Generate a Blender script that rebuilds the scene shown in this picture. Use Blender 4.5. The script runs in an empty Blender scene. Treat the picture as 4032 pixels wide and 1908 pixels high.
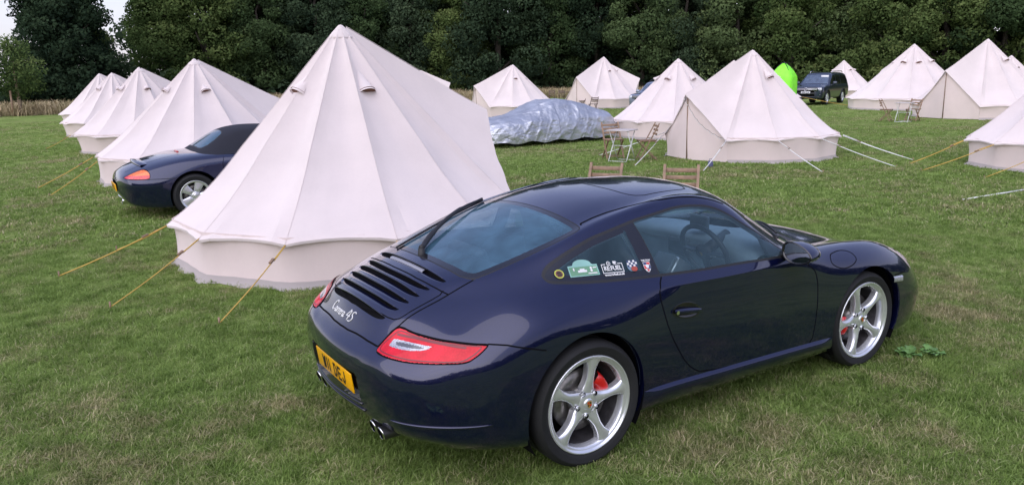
import bpy, bmesh, math, random
import numpy as np
from mathutils import Vector, Matrix, Quaternion
from mathutils.bvhtree import BVHTree
rad = math.radians; PI = math.pi
scene = bpy.context.scene
COL = scene.collection
rng = random.Random(7); nrng = np.random.default_rng(11)

# ---------------------------------------------------------------- materials
def nmat(name):
    m = bpy.data.materials.new(name); m.use_nodes = True
    nt = m.node_tree; nt.nodes.clear()
    out = nt.nodes.new('ShaderNodeOutputMaterial')
    return m, nt, out
def N(nt, typ, **kw):
    n = nt.nodes.new(typ)
    for k, v in kw.items():
        if k.startswith('i_'):
            key = k[2:]; key = int(key) if key.isdigit() else key.replace('_', ' ')
            n.inputs[key].default_value = v
        else: setattr(n, k, v)
    return n
def L(nt, a, b): nt.links.new(a, b)
def ramp(nt, fac, stops):
    r = nt.nodes.new('ShaderNodeValToRGB'); els = r.color_ramp.elements
    while len(els) < len(stops): els.new(.5)
    for e, (p_, c) in zip(els, stops): e.position = p_; e.color = (*c, 1) if len(c) == 3 else c
    L(nt, fac, r.inputs[0]); return r.outputs[0]
def noise(nt, vec, scale, detail=4, rough=.55, dist=0):
    n = N(nt, 'ShaderNodeTexNoise'); n.inputs['Scale'].default_value = scale; n.inputs['Detail'].default_value = detail
    n.inputs['Roughness'].default_value = rough; n.inputs['Distortion'].default_value = dist
    if vec is not None: L(nt, vec, n.inputs['Vector'])
    return n.outputs['Fac']
def simple(name, col, rough=.5, metal=0, coat=0, spec=.5, var=.12, vscale=6, bump=0, bscale=60, sheen=0, emis=0):
    """principled with a mild noise variation of the base colour and roughness, so nothing is perfectly flat"""
    m, nt, out = nmat(name)
    b = N(nt, 'ShaderNodeBsdfPrincipled'); L(nt, b.outputs[0], out.inputs[0])
    tc = N(nt, 'ShaderNodeTexCoord')
    f = noise(nt, tc.outputs['Object'], vscale, 5)
    lo = tuple(c*(1-var) for c in col); hi = tuple(min(1, c*(1+var)) for c in col)
    L(nt, ramp(nt, f, [(.3, lo), (.7, hi)]), b.inputs['Base Color'])
    b.inputs['Roughness'].default_value = rough; b.inputs['Metallic'].default_value = metal
    b.inputs['Coat Weight'].default_value = coat; b.inputs['Coat Roughness'].default_value = .03
    b.inputs['Specular IOR Level'].default_value = spec
    if sheen: b.inputs['Sheen Weight'].default_value = sheen
    if bump:
        n2 = noise(nt, tc.outputs['Object'], bscale, 6); bp = N(nt, 'ShaderNodeBump'); bp.inputs['Strength'].default_value = bump
        bp.inputs['Distance'].default_value = .01
        L(nt, n2, bp.inputs['Height']); L(nt, bp.outputs[0], b.inputs['Normal'])
    return m
def glass_mat(name, tint=(.55, .68, .72), film=(.16, .22, .28), filmw=.16, ior=1.5, extra=.03, k=1.3):
    """thin pane: tinted see-through + fresnel mirror + a faint film of dew and dust"""
    m, nt, out = nmat(name)
    tr = N(nt, 'ShaderNodeBsdfTransparent'); tr.inputs[0].default_value = (*tint, 1)
    df = N(nt, 'ShaderNodeBsdfDiffuse'); df.inputs[0].default_value = (*film, 1)
    gl = N(nt, 'ShaderNodeBsdfGlossy'); gl.inputs['Roughness'].default_value = .02; gl.inputs[0].default_value = (.95, .97, 1, 1)
    tc = N(nt, 'ShaderNodeTexCoord'); f = noise(nt, tc.outputs['Object'], 4.5, 6, .6)
    mp = N(nt, 'ShaderNodeMapRange'); L(nt, f, mp.inputs[0]); mp.inputs[1].default_value = .3; mp.inputs[2].default_value = .7
    mp.inputs[3].default_value = filmw*.55; mp.inputs[4].default_value = filmw*1.4
    m1 = N(nt, 'ShaderNodeMixShader'); L(nt, mp.outputs[0], m1.inputs[0]); L(nt, tr.outputs[0], m1.inputs[1]); L(nt, df.outputs[0], m1.inputs[2])
    fr = N(nt, 'ShaderNodeFresnel'); fr.inputs[0].default_value = ior
    ad = N(nt, 'ShaderNodeMath', operation='MULTIPLY_ADD'); L(nt, fr.outputs[0], ad.inputs[0]); ad.inputs[1].default_value = k; ad.inputs[2].default_value = extra
    cl = N(nt, 'ShaderNodeClamp'); L(nt, ad.outputs[0], cl.inputs[0])
    m2 = N(nt, 'ShaderNodeMixShader'); L(nt, cl.outputs[0], m2.inputs[0]); L(nt, m1.outputs[0], m2.inputs[1]); L(nt, gl.outputs[0], m2.inputs[2])
    L(nt, m2.outputs[0], out.inputs[0]); return m
def paint_mat(name, base, flake, rough=.32, metal=.55):
    m, nt, out = nmat(name); b = N(nt, 'ShaderNodeBsdfPrincipled'); L(nt, b.outputs[0], out.inputs[0])
    tc = N(nt, 'ShaderNodeTexCoord')
    v = N(nt, 'ShaderNodeTexVoronoi'); v.inputs['Scale'].default_value = 900; L(nt, tc.outputs['Object'], v.inputs['Vector'])
    mx = N(nt, 'ShaderNodeMix', data_type='RGBA'); L(nt, v.outputs['Color'], mx.inputs[0]); mx.inputs[6].default_value = (*base, 1); mx.inputs[7].default_value = (*flake, 1)
    L(nt, mx.outputs[2], b.inputs['Base Color'])
    b.inputs['Metallic'].default_value = metal; b.inputs['Roughness'].default_value = rough
    b.inputs['Coat Weight'].default_value = 1; b.inputs['Coat IOR'].default_value = 1.55
    f = noise(nt, tc.outputs['Object'], 7, 6, .65); mr = N(nt, 'ShaderNodeMapRange'); L(nt, f, mr.inputs[0])
    mr.inputs[3].default_value = .0; mr.inputs[4].default_value = .035; L(nt, mr.outputs[0], b.inputs['Coat Roughness'])
    return m
M = {}
M['paint'] = paint_mat('navy_metallic_paint', (.002, .004, .022), (.006, .009, .062), rough=.2, metal=.55)
M['paint2'] = paint_mat('dark_blue_paint', (.002, .004, .026), (.005, .010, .060), rough=.2)
M['paint3'] = paint_mat('slate_blue_paint', (.014, .02, .036), (.03, .042, .075))
M['paint4'] = paint_mat('pale_silver_blue_paint', (.18, .21, .27), (.28, .32, .40))
M['black'] = simple('black_rubber', (.012, .012, .013), .55)
M['gloss'] = simple('gloss_black_trim', (.008, .008, .010), .12, coat=.6)
M['void'] = simple('dark_recess', (.004, .004, .005), .9, spec=.1)
M['plastic'] = simple('dark_plastic', (.02, .021, .024), .5, bump=.1, bscale=300)
M['tyre'] = simple('tyre_rubber', (.009, .009, .010), .75, bump=.25, bscale=120, var=.25)
M['alloy'] = simple('silver_alloy', (.80, .81, .84), .24, metal=.7, coat=.4, var=.08, vscale=9)
M['alloy_in'] = simple('dark_inner_alloy', (.10, .095, .10), .5, metal=.6, var=.3, vscale=18)  # darker alloy for the inside of the rim barrel
M['disc'] = simple('brake_disc_steel', (.20, .19, .18), .4, metal=.8, var=.3, vscale=30)
M['red'] = simple('red_caliper_paint', (.62, .012, .012), .3, coat=.5)
M['chrome'] = simple('polished_steel', (.72, .72, .74), .1, metal=1, var=.06)
M['glass'] = glass_mat('tinted_window_glass', tint=(.82, .93, .95), film=(.14, .27, .34), filmw=.13, extra=.0, k=.75)
M['glass_rear'] = glass_mat('dewy_sky_film_glass', tint=(.72, .88, .92), film=(.14, .31, .44), filmw=.30, extra=.0, k=1.0)  # blue film: dew, plus the pale sky reflection painted into its colour
M['glass_dark'] = glass_mat('dark_window_glass', tint=(.12, .14, .16), film=(.03, .04, .05), filmw=.2, extra=.03)
M['mirror'] = simple('mirror_glass', (.36, .40, .46), .02, metal=1, var=.03)
M['interior'] = simple('charcoal_interior', (.10, .125, .15), .6, bump=.15, bscale=180)
M['dash'] = simple('slate_dashboard', (.34, .43, .50), .6, bump=.15, bscale=200)
M['leather'] = simple('dark_grey_leather', (.035, .042, .052), .45, bump=.2, bscale=140)
M['trim_al'] = simple('aluminium_trim', (.55, .58, .6), .3, metal=.7)
M['white'] = simple('white_lettering', (.70, .70, .70), .5, var=.04)
M['plate_y'] = simple('yellow_number_plate', (.90, .44, .0), .35, coat=.3, var=.03)
M['plate_w'] = simple('white_number_plate', (.75, .76, .78), .4, coat=.3, var=.03)
M['canvas'] = None
def canvas_mat(name, col, k=1.0):
    m, nt, out = nmat(name)
    df = N(nt, 'ShaderNodeBsdfDiffuse'); ts = N(nt, 'ShaderNodeBsdfTranslucent'); df.inputs['Roughness'].default_value = .6
    tc = N(nt, 'ShaderNodeTexCoord'); geo = N(nt, 'ShaderNodeNewGeometry')
    f1 = noise(nt, tc.outputs['Object'], 1.6, 6, .6); f2 = noise(nt, tc.outputs['Object'], 38, 3, .6)
    c1 = ramp(nt, f1, [(.25, tuple(c*.94 for c in col)), (.55, col), (.8, tuple(min(1, c*1.04) for c in col))])
    mx = N(nt, 'ShaderNodeMix', data_type='RGBA', blend_type='MULTIPLY'); mx.inputs[0].default_value = .10
    L(nt, c1, mx.inputs[6]); L(nt, ramp(nt, f2, [(.3, (.82, .82, .82)), (.7, (1, 1, 1))]), mx.inputs[7])
    L(nt, mx.outputs[2], df.inputs[0]); L(nt, mx.outputs[2], ts.inputs[0])
    # woven cloth and soft creases running down the panels
    mp = N(nt, 'ShaderNodeMapping'); L(nt, tc.outputs['Object'], mp.inputs[0]); mp.inputs['Scale'].default_value = (5.5, 5.5, 1.2)
    f3 = noise(nt, mp.outputs[0], 1.6, 5, .6, .6)
    bp = N(nt, 'ShaderNodeBump'); bp.inputs['Strength'].default_value = .10*k; bp.inputs['Distance'].default_value = .03; L(nt, f3, bp.inputs['Height'])
    bp2 = N(nt, 'ShaderNodeBump'); bp2.inputs['Strength'].default_value = .12; bp2.inputs['Distance'].default_value = .004
    L(nt, noise(nt, tc.outputs['Object'], 260, 2), bp2.inputs['Height']); L(nt, bp.outputs[0], bp2.inputs['Normal'])
    L(nt, bp2.outputs[0], df.inputs['Normal'])
    ms = N(nt, 'ShaderNodeMixShader'); ms.inputs[0].default_value = .16
    L(nt, df.outputs[0], ms.inputs[1]); L(nt, ts.outputs[0], ms.inputs[2]); L(nt, ms.outputs[0], out.inputs[0]); return m
M['canvas'] = canvas_mat('cream_canvas', (.80, .72, .705))
M['canvas_wall'] = canvas_mat('beige_canvas_wall', (.84, .73, .70))
M['skirt'] = canvas_mat('grey_groundsheet_skirt', (.50, .455, .44))
M['rope_t'] = simple('tan_rope', (.55, .35, .08), .8)
M['rope_w'] = simple('white_rope', (.74, .74, .72), .7)
M['wood'] = simple('acacia_wood', (.25, .16, .10), .55, var=.3, vscale=14)
M['wood_d'] = simple('dark_stained_wood', (.09, .055, .04), .55, var=.3, vscale=14)
M['white_metal'] = simple('white_painted_steel', (.72, .72, .71), .4)

# ---------------------------------------------------------------- mesh building
class MB:
    """collects vertices and faces of ONE mesh"""
    def __init__(s): s.v = []; s.f = []; s.mi = []; s.sm = []
    def add(s, V, F, mi=0, smooth=True):
        o = len(s.v); s.v.extend(map(tuple, V)); s.f.extend(tuple(i+o for i in f) for f in F)
        s.mi.extend([mi]*len(F)); s.sm.extend([smooth]*len(F))
    def box(s, c, size, rot=None, mi=0, taper=1):
        x, y, z = (a/2 for a in size); R = rot or Matrix.Identity(3); c = Vector(c)
        V = [c+R@Vector((sx*x*(taper if sz > 0 else 1), sy*y*(taper if sz > 0 else 1), sz*z)) for sz in (-1, 1) for sy in (-1, 1) for sx in (-1, 1)]
        s.add(V, [(0, 2, 3, 1), (4, 5, 7, 6), (0, 1, 5, 4), (2, 6, 7, 3), (0, 4, 6, 2), (1, 3, 7, 5)], mi, False)
    def rbox(s, c, size, r=.02, rot=None, mi=0, seg=2):
        bm = bmesh.new(); bmesh.ops.create_cube(bm, size=1)
        for v in bm.verts: v.co = Vector((v.co.x*size[0], v.co.y*size[1], v.co.z*size[2]))
        bmesh.ops.bevel(bm, geom=bm.edges[:], offset=min(r, min(size)*.48), segments=seg, profile=.5, affect='EDGES')
        R = rot or Matrix.Identity(3); c = Vector(c); bm.verts.index_update()
        s.add([c+R@v.co for v in bm.verts], [[v.index for v in f.verts] for f in bm.faces], mi, True); bm.free()
    def bar(s, a, b, w, h, mi=0, up=(0, 0, 1)):
        a = Vector(a); b = Vector(b); d = (b-a); l = d.length; d.normalize(); u = Vector(up)
        if abs(d.dot(u)) > .98: u = Vector((1, 0, 0))
        sx = d.cross(u).normalized(); u = sx.cross(d)
        s.box((a+b)/2, (l, w, h), Matrix((d, sx, u)).transposed(), mi)
    def tube(s, pts, r, n=8, mi=0, cap=True, closed=False):
        P = [Vector(p) for p in pts]; m = len(P); rr = r if hasattr(r, '__len__') else [r]*m
        V = []; prev = None
        for i in range(m):
            t = (P[(i+1) % m]-P[i-1]) if closed else (P[min(i+1, m-1)]-P[max(i-1, 0)])
            t.normalize(); u = prev if prev is not None else (Vector((0, 0, 1)) if abs(t.z) < .9 else Vector((1, 0, 0)))
            u = (u-t*u.dot(t)).normalized(); prev = u; w = t.cross(u)
            V += [P[i]+(u*math.cos(2*PI*k/n)+w*math.sin(2*PI*k/n))*rr[i] for k in range(n)]
        F = [(i*n+k, i*n+(k+1) % n, ((i+1) % m)*n+(k+1) % n, ((i+1) % m)*n+k) for i in range(m if closed else m-1) for k in range(n)]
        if cap and not closed: F += [tuple(range(n))[::-1], tuple((m-1)*n+k for k in range(n))]
        s.add(V, F, mi)
    def lathe(s, prof, n=48, axis='Y', c=(0, 0, 0), mi=0, smooth=True):
        V = []; c = Vector(c)
        for r, h in prof:
            for k in range(n):
                a = 2*PI*k/n
                p = {'Y': (r*math.cos(a), h, r*math.sin(a)), 'Z': (r*math.cos(a), r*math.sin(a), h), 'X': (h, r*math.cos(a), r*math.sin(a))}[axis]
                V.append(c+Vector(p))
        m = len(prof); F = [(i*n+k, i*n+(k+1) % n, (i+1)*n+(k+1) % n, (i+1)*n+k) for i in range(m-1) for k in range(n)]
        if axis != 'Y': F = [f[::-1] for f in F]
        s.add(V, F, mi, smooth)
    def grid(s, G, mi=0, smooth=True, closed_u=False):
        G = np.asarray(G); a, b = G.shape[:2]; F = []
        for i in range(a if closed_u else a-1):
            for j in range(b-1):
                F.append((i*b+j, ((i+1) % a)*b+j, ((i+1) % a)*b+j+1, i*b+j+1))
        s.add(G.reshape(-1, 3), F, mi, smooth)
    def poly(s, pts, mi=0): s.add(pts, [tuple(range(len(pts)))], mi, False)
    def prism(s, pts2, y0, y1, mi=0, plane='XZ', smooth=False):
        n = len(pts2)
        def P(a, b, h): return {'XZ': (a, h, b), 'XY': (a, b, h), 'YZ': (h, a, b)}[plane]
        V = [P(a, b, y0) for a, b in pts2]+[P(a, b, y1) for a, b in pts2]
        s.add(V, [tuple(range(n)), tuple(range(2*n-1, n-1, -1))], mi, False)
        s.add(V, [(i, i+n, (i+1) % n+n, (i+1) % n) for i in range(n)], mi, smooth)
    def mirror_y(s):
        o = len(s.v); n = len(s.f)
        s.v += [(x, -y, z) for x, y, z in s.v]; s.f += [tuple(i+o for i in f[::-1]) for f in s.f[:n]]
        s.mi += s.mi[:n]; s.sm += s.sm[:n]
    def build(s, name, mats, parent=None, auto=None, loc=None, normals=None, fix=False):
        me = bpy.data.meshes.new(name); me.from_pydata(s.v, [], s.f)
        for m in (mats if isinstance(mats, (list, tuple)) else [mats]): me.materials.append(m)
        me.polygons.foreach_set('material_index', s.mi); me.polygons.foreach_set('use_smooth', s.sm)
        if fix:
            bm = bmesh.new(); bm.from_mesh(me); bmesh.ops.recalc_face_normals(bm, faces=bm.faces); bm.to_mesh(me); bm.free()
        me.update()
        if normals is not None: me.normals_split_custom_set_from_vertices(normals)
        elif auto:
            try: me.set_sharp_from_angle(angle=rad(auto))
            except Exception: pass
        o = bpy.data.objects.new(name, me); COL.objects.link(o)
        if parent is not None: o.parent = parent
        if loc is not None: o.location = loc
        return o
def tag(o, label=None, cat=None, group=None, kind=None):
    if label: o['label'] = label
    if cat: o['category'] = cat
    if group: o['group'] = group
    if kind: o['kind'] = kind
    return o
def thing(name, label, cat, loc=(0, 0, 0), rz=0, group=None):
    o = bpy.data.objects.new(name, None); COL.objects.link(o); o.empty_display_size = .2
    o.location = loc; o.rotation_euler = (0, 0, rz); return tag(o, label, cat, group)
def dup(o, loc, rz=0, label=None, group=None, scale=None):
    r = o.copy(); COL.objects.link(r); r.location = loc; r.rotation_euler = (0, 0, rz)
    if label: r['label'] = label
    if group: r['group'] = group
    if scale: r.scale = scale
    for ch in list(o.children):
        c = ch.copy(); COL.objects.link(c); c.parent = r
        for g in list(ch.children):
            d = g.copy(); COL.objects.link(d); d.parent = c
    return r
def catmull(pts, n=6, closed=False):
    P = [np.array(p, float) for p in pts]; m = len(P); out = []
    for i in range(m if closed else m-1):
        p0 = P[i-1] if (closed or i > 0) else 2*P[0]-P[1]; p1 = P[i]; p2 = P[(i+1) % m]
        p3 = P[(i+2) % m] if (closed or i+2 < m) else 2*P[-1]-P[-2]
        for k in range(n):
            t = k/n; out.append(.5*((2*p1)+(-p0+p2)*t+(2*p0-5*p1+4*p2-p3)*t*t+(-p0+3*p1-3*p2+p3)*t**3))
    if not closed: out.append(P[-1])
    return np.array(out)
def text_mesh(txt, size, name, mat, parent, mtx, align='CENTER', extrude=.0008, bold=0, sx=1):
    cu = bpy.data.curves.new('t', 'FONT'); cu.body = txt; cu.size = size; cu.align_x = align; cu.align_y = 'CENTER'; cu.extrude = extrude; cu.offset = bold
    cu.resolution_u = 3
    ob = bpy.data.objects.new('t', cu); COL.objects.link(ob)
    dg = bpy.context.evaluated_depsgraph_get(); me = bpy.data.meshes.new_from_object(ob.evaluated_get(dg))
    bpy.data.objects.remove(ob); bpy.data.curves.remove(cu)
    for v in me.vertices: v.co.x *= sx
    me.transform(mtx); me.materials.clear(); me.materials.append(mat); me.name = name
    if parent is None: return me
    o = bpy.data.objects.new(name, me); COL.objects.link(o); o.parent = parent; return o
# ---------------------------------------------------------------- coupe body surface: longitudinal rings, half body, y>=0
CAR_RINGS = [
 # each ring: 13 points from underside centre round the side to roof centre
 [(-1.03,0,.44),(-1.02,.12,.442),(-1.02,.15,.446),(-1.02,.17,.456),(-1.022,.175,.472),(-1.024,.165,.485),(-1.026,.15,.492),(-1.028,.13,.496),(-1.029,.11,.498),(-1.03,.09,.499),(-1.031,.06,.5),(-1.031,.03,.5),(-1.032,0,.5)],
 [(-1.015,0,.36),(-1.0,.22,.365),(-.998,.28,.385),(-1.0,.315,.43),(-1.008,.32,.48),(-1.012,.305,.53),(-1.017,.27,.56),(-1.02,.23,.575),(-1.024,.2,.58),(-1.026,.17,.583),(-1.029,.12,.585),(-1.031,.06,.586),(-1.032,0,.587)],
 [(-.955,0,.285),(-.935,.38,.29),(-.93,.50,.31),(-.945,.545,.37),(-.965,.555,.47),(-.975,.53,.56),(-.985,.47,.615),(-.99,.40,.63),(-.995,.34,.637),(-1.0,.28,.64),(-1.007,.19,.642),(-1.012,.1,.643),(-1.014,0,.644)],
 [(-.88,0,.25),(-.86,.45,.25),(-.835,.64,.275),(-.845,.70,.33),(-.87,.715,.48),(-.885,.69,.60),(-.905,.60,.665),(-.918,.52,.685),(-.925,.45,.692),(-.932,.38,.694),(-.945,.27,.695),(-.953,.14,.696),(-.957,0,.697)],
 [(-.80,0,.225),(-.78,.55,.225),(-.725,.75,.262),(-.73,.805,.32),(-.745,.82,.48),(-.755,.81,.60),(-.745,.775,.70),(-.745,.69,.755),(-.765,.61,.774),(-.82,.48,.79),(-.86,.36,.797),(-.885,.19,.80),(-.895,0,.802)],
 [(-.70,0,.20),(-.68,.62,.20),(-.58,.83,.24),(-.585,.88,.32),(-.59,.90,.49),(-.595,.89,.645),(-.60,.845,.74),(-.625,.765,.785),(-.665,.65,.815),(-.72,.485,.851),(-.755,.36,.871),(-.785,.2,.889),(-.795,0,.894)],
 [(-.5,0,.17),(-.48,.66,.17),(-.38,.87,.215),(-.39,.91,.33),(-.39,.925,.50),(-.395,.92,.66),(-.405,.885,.78),(-.43,.80,.848),(-.49,.675,.883),(-.58,.49,.905),(-.62,.38,.927),(-.645,.2,.953),(-.655,0,.958)],
 [(-.27,0,.15),(-.25,.68,.15),(-.2,.865,.19),(-.2,.912,.33),(-.2,.926,.51),(-.2,.922,.70),(-.22,.885,.82),(-.27,.785,.9),(-.33,.675,.938),(-.43,.52,.962),(-.465,.38,.988),(-.485,.2,1.002),(-.49,0,1.007)],
 [(0,0,.15),(0,.68,.15),(0,.87,.19),(0,.915,.34),(0,.926,.53),(0,.915,.72),(0,.86,.855),(-.02,.765,.93),(-.08,.66,1.028),(-.185,.548,1.04),(-.21,.4,1.064),(-.225,.2,1.085),(-.23,0,1.092)],
 [(.2,0,.15),(.2,.68,.15),(.2,.865,.19),(.2,.905,.34),(.2,.918,.54),(.2,.905,.73),(.2,.85,.86),(.19,.778,.92),(.11,.633,1.1),(.05,.55,1.111),(.02,.4,1.137),(.005,.2,1.159),(0,0,1.167)],
 [(.4,0,.15),(.4,.68,.15),(.4,.855,.19),(.4,.888,.34),(.4,.897,.55),(.4,.885,.73),(.4,.85,.85),(.4,.795,.91),(.33,.615,1.15),(.26,.52,1.172),(.235,.38,1.196),(.22,.2,1.214),(.22,0,1.222)],
 [(.58,0,.15),(.58,.68,.15),(.58,.85,.2),(.58,.876,.34),(.58,.884,.55),(.58,.874,.73),(.58,.853,.845),(.58,.812,.9),(.53,.605,1.183),(.5,.515,1.217),(.47,.37,1.25),(.45,.2,1.268),(.45,0,1.276)],
 [(.8,0,.15),(.8,.68,.15),(.8,.85,.2),(.8,.873,.34),(.8,.88,.55),(.8,.87,.73),(.8,.853,.84),(.8,.82,.89),(.78,.597,1.213),(.76,.50,1.25),(.74,.36,1.277),(.72,.2,1.293),(.72,0,1.301)],
 [(1.05,0,.15),(1.05,.68,.15),(1.05,.85,.2),(1.05,.873,.34),(1.05,.879,.55),(1.05,.869,.73),(1.05,.853,.835),(1.05,.822,.884),(1.05,.602,1.205),(1.03,.50,1.255),(1.02,.36,1.28),(1.,.2,1.296),(1.,0,1.303)],
 [(1.3,0,.15),(1.3,.68,.15),(1.3,.85,.2),(1.3,.871,.34),(1.3,.878,.55),(1.3,.868,.73),(1.3,.853,.83),(1.3,.825,.877),(1.27,.655,1.122),(1.26,.54,1.205),(1.26,.38,1.252),(1.25,.2,1.277),(1.25,0,1.286)],
 [(1.55,0,.15),(1.55,.68,.15),(1.55,.85,.2),(1.55,.87,.34),(1.55,.877,.55),(1.55,.867,.73),(1.53,.853,.825),(1.52,.828,.872),(1.44,.735,.985),(1.42,.575,1.115),(1.46,.4,1.165),(1.49,.2,1.195),(1.5,0,1.205)],
 [(1.75,0,.15),(1.75,.68,.15),(1.75,.85,.2),(1.75,.87,.34),(1.75,.877,.55),(1.75,.866,.73),(1.72,.85,.815),(1.7,.822,.862),(1.64,.755,.895),(1.66,.63,.955),(1.745,.42,1.0),(1.79,.2,1.035),(1.8,0,1.045)],
 [(1.95,0,.15),(1.95,.68,.15),(1.95,.85,.2),(1.95,.875,.35),(1.95,.882,.55),(1.95,.868,.71),(1.95,.83,.80),(1.95,.775,.848),(1.93,.70,.862),(1.93,.6,.852),(2.0,.43,.868),(2.05,.2,.883),(2.06,0,.885)],
 [(2.2,0,.15),(2.2,.68,.15),(2.2,.85,.2),(2.2,.88,.35),(2.2,.89,.53),(2.2,.878,.68),(2.2,.835,.775),(2.2,.765,.832),(2.2,.68,.845),(2.2,.56,.828),(2.22,.42,.84),(2.26,.2,.86),(2.27,0,.865)],
 [(2.45,0,.15),(2.45,.68,.15),(2.45,.85,.2),(2.45,.88,.35),(2.45,.89,.53),(2.45,.876,.66),(2.45,.83,.75),(2.45,.755,.812),(2.45,.67,.826),(2.45,.55,.80),(2.47,.41,.803),(2.495,.2,.818),(2.5,0,.822)],
 [(2.7,0,.15),(2.68,.66,.15),(2.68,.85,.19),(2.7,.875,.34),(2.7,.882,.50),(2.7,.865,.62),(2.7,.82,.70),(2.7,.745,.765),(2.7,.645,.785),(2.7,.535,.75),(2.72,.4,.743),(2.745,.2,.753),(2.75,0,.757)],
 [(2.84,0,.14),(2.82,.64,.14),(2.87,.81,.17),(2.89,.85,.32),(2.9,.862,.45),(2.91,.84,.55),(2.92,.79,.625),(2.94,.715,.668),(2.95,.61,.68),(2.96,.5,.665),(2.98,.38,.66),(3.0,.2,.67),(3.01,0,.673)],
 [(2.98,0,.14),(2.98,.53,.14),(3.06,.74,.17),(3.085,.775,.30),(3.095,.785,.38),(3.1,.77,.44),(3.105,.735,.495),(3.115,.67,.54),(3.125,.6,.55),(3.15,.5,.555),(3.18,.38,.56),(3.205,.2,.575),(3.21,0,.58)],
 [(3.13,0,.15),(3.12,.37,.15),(3.18,.57,.19),(3.215,.61,.28),(3.225,.62,.34),(3.225,.615,.37),(3.225,.6,.4),(3.235,.56,.42),(3.25,.51,.43),(3.275,.42,.44),(3.305,.3,.445),(3.325,.17,.455),(3.33,0,.46)],
 [(3.35,0,.29),(3.34,.2,.29),(3.335,.3,.295),(3.335,.33,.305),(3.336,.335,.315),(3.337,.33,.325),(3.338,.32,.33),(3.34,.3,.333),(3.342,.28,.335),(3.345,.24,.336),(3.352,.17,.338),(3.358,.1,.34),(3.36,0,.34)],
]
def bspline_rows(n, sub):
    # row weights of a uniform cubic B-spline over n control points
    ts = np.linspace(0, n-1, (n-1)*sub+1)
    rows = []
    for t in ts:
        i = min(int(t), n-2); u = t-i
        w = np.array([(1-u)**3, 3*u**3-6*u**2+4, -3*u**3+3*u**2+3*u+1, u**3])/6
        rows.append((i, w))
    return rows
def bmat(n, sub, mirror):
    rows = bspline_rows(n, sub); M = np.zeros((len(rows), n)); S = np.zeros((len(rows), n))
    for r, (i, w) in enumerate(rows):
        for k in range(4):
            j = i-1+k; 
            if j < 0 or j > n-1:
                e = 0 if j < 0 else n-1; q = 1 if j < 0 else n-2
                if mirror is True or (mirror == 'end' and e == n-1):   # reflect across the symmetry plane: x,z even; y odd (handled with sign matrix)
                    M[r, q] += w[k]; S[r, q] -= w[k]
                else:        # natural end: phantom = 2*end - next
                    M[r, e] += 2*w[k]; M[r, q] -= w[k]; S[r, e] += 2*w[k]; S[r, q] -= w[k]
            else:
                M[r, j] += w[k]; S[r, j] += w[k]
    return M, S
def loft(rings, su, sv, iters=3, relax=.8):
    vm = True if abs(rings[0][0][1]) < 1e-6 else 'end'
    P = np.array(rings, float)               # (nu, nv, 3)
    nu, nv = P.shape[:2]
    A1, _ = bmat(nu, 1, False); B1, B1y = bmat(nv, 1, vm)
    Q = P.copy()
    def ev(A, B, By, Q):
        X = np.einsum('ai,ijk->ajk', A, Q)
        out = np.einsum('bj,ajk->abk', B, X); out[..., 1] = np.einsum('bj,aj->ab', By, X[..., 1])
        return out
    for _ in range(iters): Q = Q + relax*(P-ev(A1, B1, B1y, Q))
    A, _ = bmat(nu, su, False); B, By = bmat(nv, sv, vm)
    S = ev(A, B, By, Q); S[:, -1, 1] = 0
    if vm is True: S[:, 0, 1] = 0
    return S
def grid_normals(S):
    du = np.gradient(S, axis=0); dv = np.gradient(S, axis=1)
    N = np.cross(du, dv); N /= np.linalg.norm(N, axis=2, keepdims=True)+1e-12
    N[:, -1, 1] = 0; N[:, 0, 1] = 0; N /= np.linalg.norm(N, axis=2, keepdims=True)+1e-12
    return N
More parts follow.
